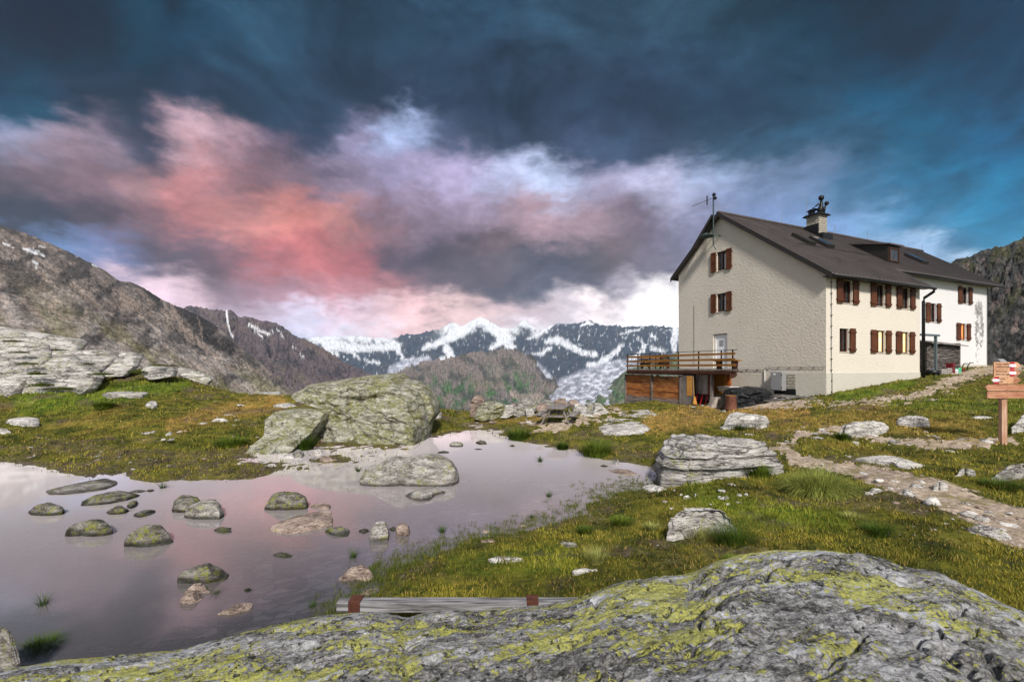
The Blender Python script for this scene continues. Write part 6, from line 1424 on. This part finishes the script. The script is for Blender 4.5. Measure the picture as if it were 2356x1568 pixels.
def board(x0, x1, zc, hh, way, mat, tip=None, texts=(), y=-.115, ang=0.0, pos=(0, 0)):
    z0, z1 = zc - hh / 2, zc + hh / 2; a = hh * .42
    if way == 'r': P = [(x0, z0), (x1 - a, z0), (x1, zc), (x1 - a, z1), (x0, z1)]
    elif way == 'l': P = [(x0 + a, z0), (x1, z0), (x1, z1), (x0 + a, z1), (x0, zc)]
    else: P = [(x0, z0), (x1, z0), (x1, z1), (x0, z1)]
    m = MB(); m.prism(P, y, y + .03, 'y'); o = m.build('arrow_board', MATS[mat], sp); o.location = (pos[0], pos[1], 0); o.rotation_euler = (0, 0, ang)
    if tip:
        s = 1 if way == 'r' else -1; xe = x1 if way == 'r' else x0; xa = xe - s * a; xb = xe - s * .20
        m = MB(); f = y - .003
        m.add([(xb, f, z0 + .003), (xa, f, z0 + .003), (xa + s * a * .45, f, zc - hh * .22), (xb, f, zc - hh * .22)], [(0, 1, 2, 3)]); m.add([(xb, f, zc + hh * .22), (xa + s * a * .45, f, zc + hh * .22), (xa, f, z1 - .003), (xb, f, z1 - .003)], [(0, 1, 2, 3)]); m.build('red_mark', MATS['paint_red'], o)
        m = MB(); m.add([(xb - s * .015, f, zc - hh * .21), (xa + s * a * .48, f, zc - hh * .21), (xe - s * .008, f, zc), (xa + s * a * .48, f, zc + hh * .21), (xb - s * .015, f, zc + hh * .21)], [(0, 1, 2, 3, 4)]); m.build('white_mark', MATS['sign_white'], o)
    for k, tx in enumerate(texts):
        cu = bpy.data.curves.new('lettering', 'FONT'); cu.body = tx; cu.size = .062; cu.extrude = .001; cu.materials.append(MATS['letter_ink'])
        t_ = bpy.data.objects.new('lettering', cu); COL.objects.link(t_); t_.parent = o; bpy.context.view_layer.update(); lm_ = bpy.data.meshes.new_from_object(t_); bpy.data.objects.remove(t_); t_ = obj('lettering', lm_, o); t_.location = ((x0 + .05) if way == 'r' else x0 + .17, y - .004, zc + .018 - .078 * k); t_.rotation_euler = (math.radians(90), 0, 0)
    m = MB(); 
    for xx in (x0 + .03 if way == 'r' else x1 - .03, 0): m.box(xx - .006, xx + .006, y - .006, y, zc + hh * .3, zc + hh * .38); m.box(xx - .006, xx + .006, y - .006, y, zc - hh * .38, zc - hh * .3)
    m.build('screw', MATS['black_metal'], o)
    return o
L_ = lambda z: z - sz0
board(-.37, .27, L_(2.86), .195, 'r', 'sign_wood', True, ('PASSO MADLE', 'LANGA RUNDE'))
board(-.37, .27, L_(2.655), .195, 'r', 'sign_wood', True, ('PICAFTHAL', 'PIAN DEL SASS'))
board(-.43, .18, L_(2.45), .195, 'l', 'sign_wood', True, ('ZUZEN', 'DUN'))
board(-.60, .56, L_(2.245), .18, 'l', 'sign_dark')
board(-.54, .62, L_(2.04), .18, 'r', 'sign_dark', y=-.105)
for i, (z, mt) in enumerate(((2.865, 'sign_wood'), (2.66, 'sign_dark'), (2.455, 'sign_dark'))): board(-.1, .36, L_(z), .19, 'r', mt, y=-.02, ang=math.radians(-20), pos=(.05, .03))

# ---- picnic table
def picnic_table(name, c, ang, label, scale=1.0, mat='old_wood_v', group=None):
    r_ = empty(name, c, ang); r_.scale = (scale,) * 3; tag(r_, label, 'picnic table', group)
    L = 1.05; rs = random.Random(4)
    m = MB()
    for i in range(4): x = -.40 + i * .203; m.box(x, x + .195, -L, L, .70 + rs.uniform(-.004, .004), .745)
    m.build('tabletop', MATS[mat], r_)
    for s in (-1, 1):
        m = MB(); m.box(*sorted((s * .60, s * .88)), -L, L, .41, .455); m.build('bench_seat', MATS[mat], r_)
    for y in (-.75, .75):
        for s in (-1, 1): m = MB(); m.bar((s * .62, y, 0), (s * .28, y, .70), .06, .12, up=(0, 1, 0)); m.build('leg', MATS[mat], r_)
        m = MB(); m.box(-.85, .85, y + .045, y + .09, .31, .41); m.build('crossbar', MATS[mat], r_)
        m = MB(); m.bar((0, y * .2, .36), (0, y, .68), .05, .07); m.build('brace', MATS[mat], r_)
    return r_
tz = gz(2.08, 20.4)
picnic_table('picnic_table', (2.08, 20.4, tz - .02), math.radians(-15), 'weathered grey picnic table with fixed benches beside the rubble row', 1.0)
p = HW(-.9, 12.0, 2.72); picnic_table('picnic_table', p, HROT + 1.3, 'dark picnic table at the left end of the terrace', 1.0, 'frame_wood')
p = HW(-1.5, 10.3, 2.72); ctb = empty('chair', p, HROT + .4); tag(ctb, 'dark wooden chair on the terrace near the house corner', 'chair')
m = MB(); m.box(-.22, .22, -.22, .22, .42, .46); m.build('seat', MATS['frame_wood'], ctb)
m = MB(); m.box(-.22, .22, .19, .23, .47, .95); m.build('backrest', MATS['frame_wood'], ctb)
for x in (-.19, .19):
    for y in (-.19, .19): m = MB(); m.box(x - .02, x + .02, y - .02, y + .02, 0, .42); m.build('leg', MATS['frame_wood'], ctb)
bn = empty('log_bench', HW(-2.2, 4.35, 2.72), HROT); tag(bn, 'bench of a half log on two round blocks at the right end of the terrace', 'bench')
m = MB(); m.box(-.18, .18, -.85, .85, .46, .54); m.build('seat', MATS['rail_wood'], bn)
for y in (-.55, .55): m = MB(); m.tube([(0, y, 0), (0, y, .46)], [.15, .2], 12); m.build('leg', MATS['frame_wood'], bn, smooth=True)

# ---- timber rail with rusty straps behind the boulder
flat_mat('rust', (0.10, 0.032, 0.018), .85, .3, .5, 18, .5)
wood_mat('rail_grey', (0.09, 0.085, 0.085), (0.38, 0.375, 0.39), 0, .8)
rl = empty('timber_rail', (-1.66, 4.35, 0)); tag(rl, 'grey squared timber rail held by rusty straps just behind the lichen boulder', 'timber rail')
zt = EYE - 4.35 * (1379 - HY) / FV
m = MB(); m.box(0, 3.3, -.055, .055, zt - .095, zt); m.build('beam', MATS['rail_grey'], rl, bevel=.006)
for x in (.115, 1.80): m = MB(); m.box(x, x + .11, -.066, .066, zt - .16, zt + .018); m.build('strap', MATS['rust'], rl, bevel=.004)
for x in (.14, 1.83): m = MB(); m.box(x, x + .06, -.03, .03, -.3, zt - .16); m.build('post', MATS['rust'], rl)
m = MB(); m.box(.3, 3.2, -.12, -.07, zt - .24, zt - .19); m.build('lower_board', MATS['rail_grey'], rl)
# ---------------------------------------------------------------- grass
@material('grass_blade')
def _(t, co, bs):
    c = t.node('ShaderNodeAttribute', attribute_name='tint').outputs['Color']
    setc(t, bs, c, 0.7)
    bs.inputs['Specular IOR Level'].default_value = 0.2
def tussock_mesh(n, L, R, seed, c1, c2, seg=4, wd=0.006, droop=1.0, up=0.9):
    rs = np.random.RandomState(seed)
    ang = rs.uniform(0, 2 * math.pi, n); r0 = R * 0.55 * np.sqrt(rs.rand(n)); ln = L * rs.uniform(0.55, 1.1, n)
    lean = (r0 / (R * .55)) * 0.6 + rs.uniform(0, 0.5, n); a2 = ang + rs.normal(0, .35, n)
    tint = np.array(c1) + (np.array(c2) - np.array(c1)) * (rs.rand(n, 1) ** 1.5)
    V = []; Cc = []
    bx, by = r0 * np.cos(ang), r0 * np.sin(ang)
    for k in range(seg + 1):
        t = k / seg
        h = ln * (up * t - droop * 0.55 * lean * t * t); o = ln * lean * (0.35 * t + 0.55 * t * t)
        px, py = bx + o * np.cos(a2), by + o * np.sin(a2); pz = h
        w_ = wd * (1 - t * 0.92) * np.ones(n)
        sx, sy = -np.sin(a2) * w_, np.cos(a2) * w_
        V.append(np.stack([px - sx, py - sy, pz], 1)); V.append(np.stack([px + sx, py + sy, pz], 1)); Cc += [tint, tint]
    V = np.stack(V, 1).reshape(-1, 3); Cc = np.stack(Cc, 1).reshape(-1, 3)
    m = 2 * (seg + 1); F = []
    for k in range(seg):
        b = np.arange(n) * m + 2 * k; F.append(np.stack([b, b + 1, b + 3, b + 2], 1))
    return make_mesh('grass_tussock', V, np.concatenate(F), MATS['grass_blade'], False, cols={'tint': Cc})
GR, DG, YL = (0.05, 0.10, 0.008), (0.02, 0.045, 0.004), (0.34, 0.36, 0.07)
TUS = [ # view x, view base y, width px, height px, kind, label
 (1888,1138,175,70,'big','largest grass tussock, drooping yellow-green blades beside the path'),
 (1372,1046,92,42,'green','round dense tussock on the right bank of the far pond'),
 (1194,1010,70,28,'dark','wide dark tussock at the narrow far end of the pond'),
 (1294,1034,30,20,'dark','small dark tussock between the two big ones on the far bank'),
 (1243,1062,22,18,'spray','grass spray standing in the water below the far bank'),
 (824,1084,20,18,'spray','small grass spray in the water left of the largest pond boulder'),
 (375,1122,38,20,'spray','grass spray in the water by the left shore'),
 (812,1282,42,30,'spray','thin grass spray in the near water right of the sharp-crested rock'),
 (1018,1224,42,28,'spray','grass spray in the water right of the two upright blocks'),
 (1263,1142,28,18,'spray','thin grass spray in the open right part of the pond'),
 (1224,1190,24,14,'spray','grass spray near the marshy right shore'),
 (497,1364,38,20,'spray','grass spray beside the little brown rocks'),
 (100,1390,72,36,'spray','spiky grass spray in the dark near-left water'),
 (718,1394,38,20,'spray','dark grass spray left of the timber rail'),
 (840,1332,56,24,'dark','grass at the foot of the reddish shore wedge'),
 (1690,1252,120,56,'dark','long-bladed tussock at the right end of the ragged boulder'),
 (1612,1240,90,34,'yellow','straw-coloured grass at the foot of the ragged boulder'),
 (1370,1290,50,30,'yellow','pale yellow tuft on the near bank'),
 (2015,1228,76,30,'dark','dark low tussock in the turf below the path'),
 (1745,1092,70,28,'green','green tussock at the right foot of the layered boulder'),
 (700,1034,56,34,'dark','dark tussock at the foot of the flat lichened outcrop'),
 (535,1026,90,28,'green','broad mossy tussock left of the flat outcrop'),
 (95,1500,70,40,'dark','dark tussock behind the edge rock at lower left'),
 (1590,1110,60,20,'green','grass at the front foot of the layered boulder'),
 (2100,968,50,16,'dark','dark tussock at the end of the low rock beyond the path'),
 (1940,1008,40,14,'dark','dark tussock at the left end of the long low rock'),
 (1430,1205,60,22,'green','tussock on the marshy right bank'),
 (1345,1225,40,18,'dark','small dark tussock on the marshy bank'),
 (960,1003,60,26,'dark','dark tussock at the right foot of the whaleback boulder'),
 (240,938,50,20,'green','bright tussock in the left meadow below the slabs'),
 (1960,1195,56,18,'yellow','straw tuft below the largest tussock'),
 (1500,1220,36,20,'yellow','pale tuft left of the ragged boulder'),
 (1700,985,90,16,'dark','dark turf rim below the blocky whitish rock'),
 (2300,1120,110,24,'dark','dark turf clump under the grey edge slab'),
 (1690,1290,60,16,'green','low green tuft just behind the lichen boulder'),
]
PRM = {'big': (3200, (0.38, 0.40, 0.09), (0.05, 0.09, 0.01), 1.9, 1.05), 'green': (900, (0.16, 0.22, 0.02), DG, 1.0, 0.95), 'dark': (700, (0.08, 0.13, 0.012), DG, 0.9, 1.0), 'spray': (70, GR, DG, 0.7, 1.1), 'yellow': (420, (0.42, 0.40, 0.13), (0.12, 0.16, 0.02), 0.8, 1.05)}
for i, (vx, vy, wp, hp, kd, lb) in enumerate(TUS):
    x, y = on_plane(vx, vy, 0.0)
    for _ in range(12):
        zz = max(gz(x, y), 0.0 if kd == 'spray' else -.05); x2, y2 = on_plane(vx, vy, zz); x, y = (x + x2) / 2, (y + y2) / 2
    W_ = wp / FV * y; Hh = hp / FV * y
    n, c1, c2, dr_, up_ = PRM[kd]
    if kd == 'spray': Lb = max(Hh, W_ * .5) * 1.05; R_ = W_ * .22
    else: Lb = max(Hh * 1.15, W_ * .36); R_ = W_ * .62
    me = tussock_mesh(n, Lb, R_, 800 + i, c1, c2, wd=max(0.0028, 0.00045 * y), droop=dr_, up=up_)
    o = obj('grass_tussock', me, loc=(x, y, zz - .03)); tag(o, lb, 'grass tussock', 'grass tussocks in and around the pond')
    if kd != 'spray': o.scale = (1, 1, Hh / (Lb * .72))

for i, (vx, vy, d, w_, h_) in enumerate([(62,838,26.2,1.1,.22),(84,862,25.6,.9,.3),(96,888,25.2,1.2,.35),(45,812,27.2,1.1,.2),(128,806,29.6,1.4,.18),(232,862,26.4,1.3,.25),(196,838,28.2,1.0,.18),(30,786,30.5,1.3,.2),(318,858,28.3,1.0,.3),(140,896,25.4,1.5,.3),(372,842,28.4,1.6,.22)]):
    x, y, z = at_px(vx, vy, d)
    me = tussock_mesh(500, .45, w_, 900 + i, (0.12, 0.13, 0.02), DG, wd=.014, droop=1.0, up=.6)
    o = obj('moss_cushion', me, loc=(x, y, z)); o.scale = (1, .5, h_ / .25); tag(o, 'dark mossy cushion growing in a cleft between the left rock slabs', 'moss', 'moss cushions between the left slabs')

# short turf, one mass
rs = np.random.RandomState(77)
def turf(n, dmin, dmax, hsc, seed, wsc=1.0):
    rs = np.random.RandomState(seed)
    u = rs.uniform(-1.3, 1.3, n); iv = rs.uniform(1 / dmax, 1 / dmin, n); d = 1 / iv
    x, y = u * d, d
    clump = fbm(x, y, 0, 3.2, 3, 41) + 0.6 * fbm(x, y, 0, 11.0, 3, 43)
    z = ground_z(x, y); p, m, o, l = ground_masks(x, y, z)
    keep = ((z > -0.05) | ((z > -0.14) & (rs.rand(n) < .10) & (u > -.2))) & (p < 0.35 + 0.3 * rs.rand(n)) & (clump > -0.10 + 0.55 * m * (rs.rand(n)) - 0.08) & (rs.rand(n) < np.where(z < 0.03, 0.35, 1.0))
    # keep out of the hut, its sheds and off the great boulder
    ax = (x - C0.x) * .914 + (y - C0.y) * .406; bx = -(x - C0.x) * .406 + (y - C0.y) * .914
    keep &= ~((ax > -2.7) & (ax < 23) & (bx > -.05) & (bx < 14) & ~((ax < 0) & (bx < 4.5)))
    x, y, z, p, m, o, l, clump = (q[keep] for q in (x, y, z, p, m, o, l, clump)); k = len(x)
    ang = rs.uniform(0, 2 * math.pi, k); d = y
    h = hsc * (0.018 + 0.0022 * d) * (0.6 + 1.9 * np.clip(clump + .25, 0, 1)) * rs.uniform(.6, 1.5, k) * (1 + .5 * l)
    w_ = wsc * (0.0016 + 0.00075 * d) * rs.uniform(.7, 1.4, k)
    ln = rs.normal(0, .45, (k, 2)) * h[:, None]
    P0 = np.stack([x - w_ * np.cos(ang), y - w_ * np.sin(ang), z - .01], 1); P1 = np.stack([x + w_ * np.cos(ang), y + w_ * np.sin(ang), z - .01], 1)
    P2 = np.stack([x + ln[:, 0], y + ln[:, 1], z + h], 1)
    V = np.stack([P0, P1, P2], 1).reshape(-1, 3); F = np.arange(3 * k).reshape(-1, 3)
    cn = np.clip(fbm(x, y, 0, .8, 4, 51) * 2.0 + .5 + rs.normal(0, .16, k), 0, 1)[:, None]
    base = np.array((.032, .040, .005)) * (1 - cn) + np.array((.28, .245, .030)) * cn
    st = np.clip(o * .8 + (rs.rand(k) < .10) * .7, 0, 1)[:, None]
    base = base * (1 - st) + np.array((.46, .30, .09)) * st
    lu = (l * .6)[:, None]; base = base * (1 - lu) + np.array((.15, .20, .014)) * lu * (.5 + cn)  
    return V, F, np.repeat(base, 3, 0)
def marsh(n, seed):
    rs = np.random.RandomState(seed); pts = np.array([(1540,1112),(1480,1128),(1400,1146),(1330,1186),(1200,1222),(1080,1252),(960,1292),(900,1322),(850,1380),(780,1425)], float)
    i = rs.randint(0, len(pts) - 1, n // 14); t = rs.rand(n // 14)[:, None]
    c = pts[i] * (1 - t) + pts[i + 1] * t; c = c + rs.normal(0, 1, c.shape) * np.array([34, 11]) + np.array([-16, -6])
    c = np.repeat(c, 14, 0)[:n]; d = EYE * FV / (c[:, 1] - HY); x = (c[:, 0] - CX) / FV * d + rs.normal(0, .035, len(c)); y = d + rs.normal(0, .035, len(c)); z = np.maximum(ground_z(x, y), -0.01); k = len(x)
    ang = rs.uniform(0, 6.28, k); h = rs.uniform(.03, .085, k); w_ = .0028 + .0003 * y; ln = rs.normal(0, .5, (k, 2)) * h[:, None]
    V = np.stack([np.stack([x - w_ * np.cos(ang), y - w_ * np.sin(ang), z - .02], 1), np.stack([x + w_ * np.cos(ang), y + w_ * np.sin(ang), z - .02], 1), np.stack([x + ln[:, 0], y + ln[:, 1], z + h], 1)], 1).reshape(-1, 3)
    cn = rs.rand(k, 1); col = np.array((.03, .045, .006)) * (1 - cn) + np.array((.14, .16, .02)) * cn
    return V, np.arange(3 * k).reshape(-1, 3), np.repeat(col, 3, 0)
parts = [marsh(16000, 5), turf(210000, 3.3, 10, 1.0, 1), turf(120000, 9, 40, 1.0, 2, 1.2)]
off = 0; Vs, Fs, Cs = [], [], []
for V, F, Cc in parts: Vs.append(V); Fs.append(F + off); Cs.append(Cc); off += len(V)
me = make_mesh('grass', np.concatenate(Vs), np.concatenate(Fs), MATS['grass_blade'], False, cols={'tint': np.concatenate(Cs)})
tag(obj('grass', me), 'short mossy turf in green, olive and straw over the whole meadow', kind='stuff')

# ---------------------------------------------------------------- air: haze that fades the far range
hz = bpy.data.materials.new('haze'); hz.use_nodes = True
t = NT(hz.node_tree); t.n.clear()
o_ = t.node('ShaderNodeOutputMaterial'); pv = t.node('ShaderNodeVolumePrincipled')
pv.inputs['Color'].default_value = (0.62, 0.78, 1.0, 1); pv.inputs['Density'].default_value = 0.000034; pv.inputs['Anisotropy'].default_value = 0.0
t.l.new(pv.outputs[0], o_.inputs['Volume'])
m = MB(); m.box(-14000, 14000, -60, 9800, -640, 965); tag(m.build('haze', hz), kind='stuff')
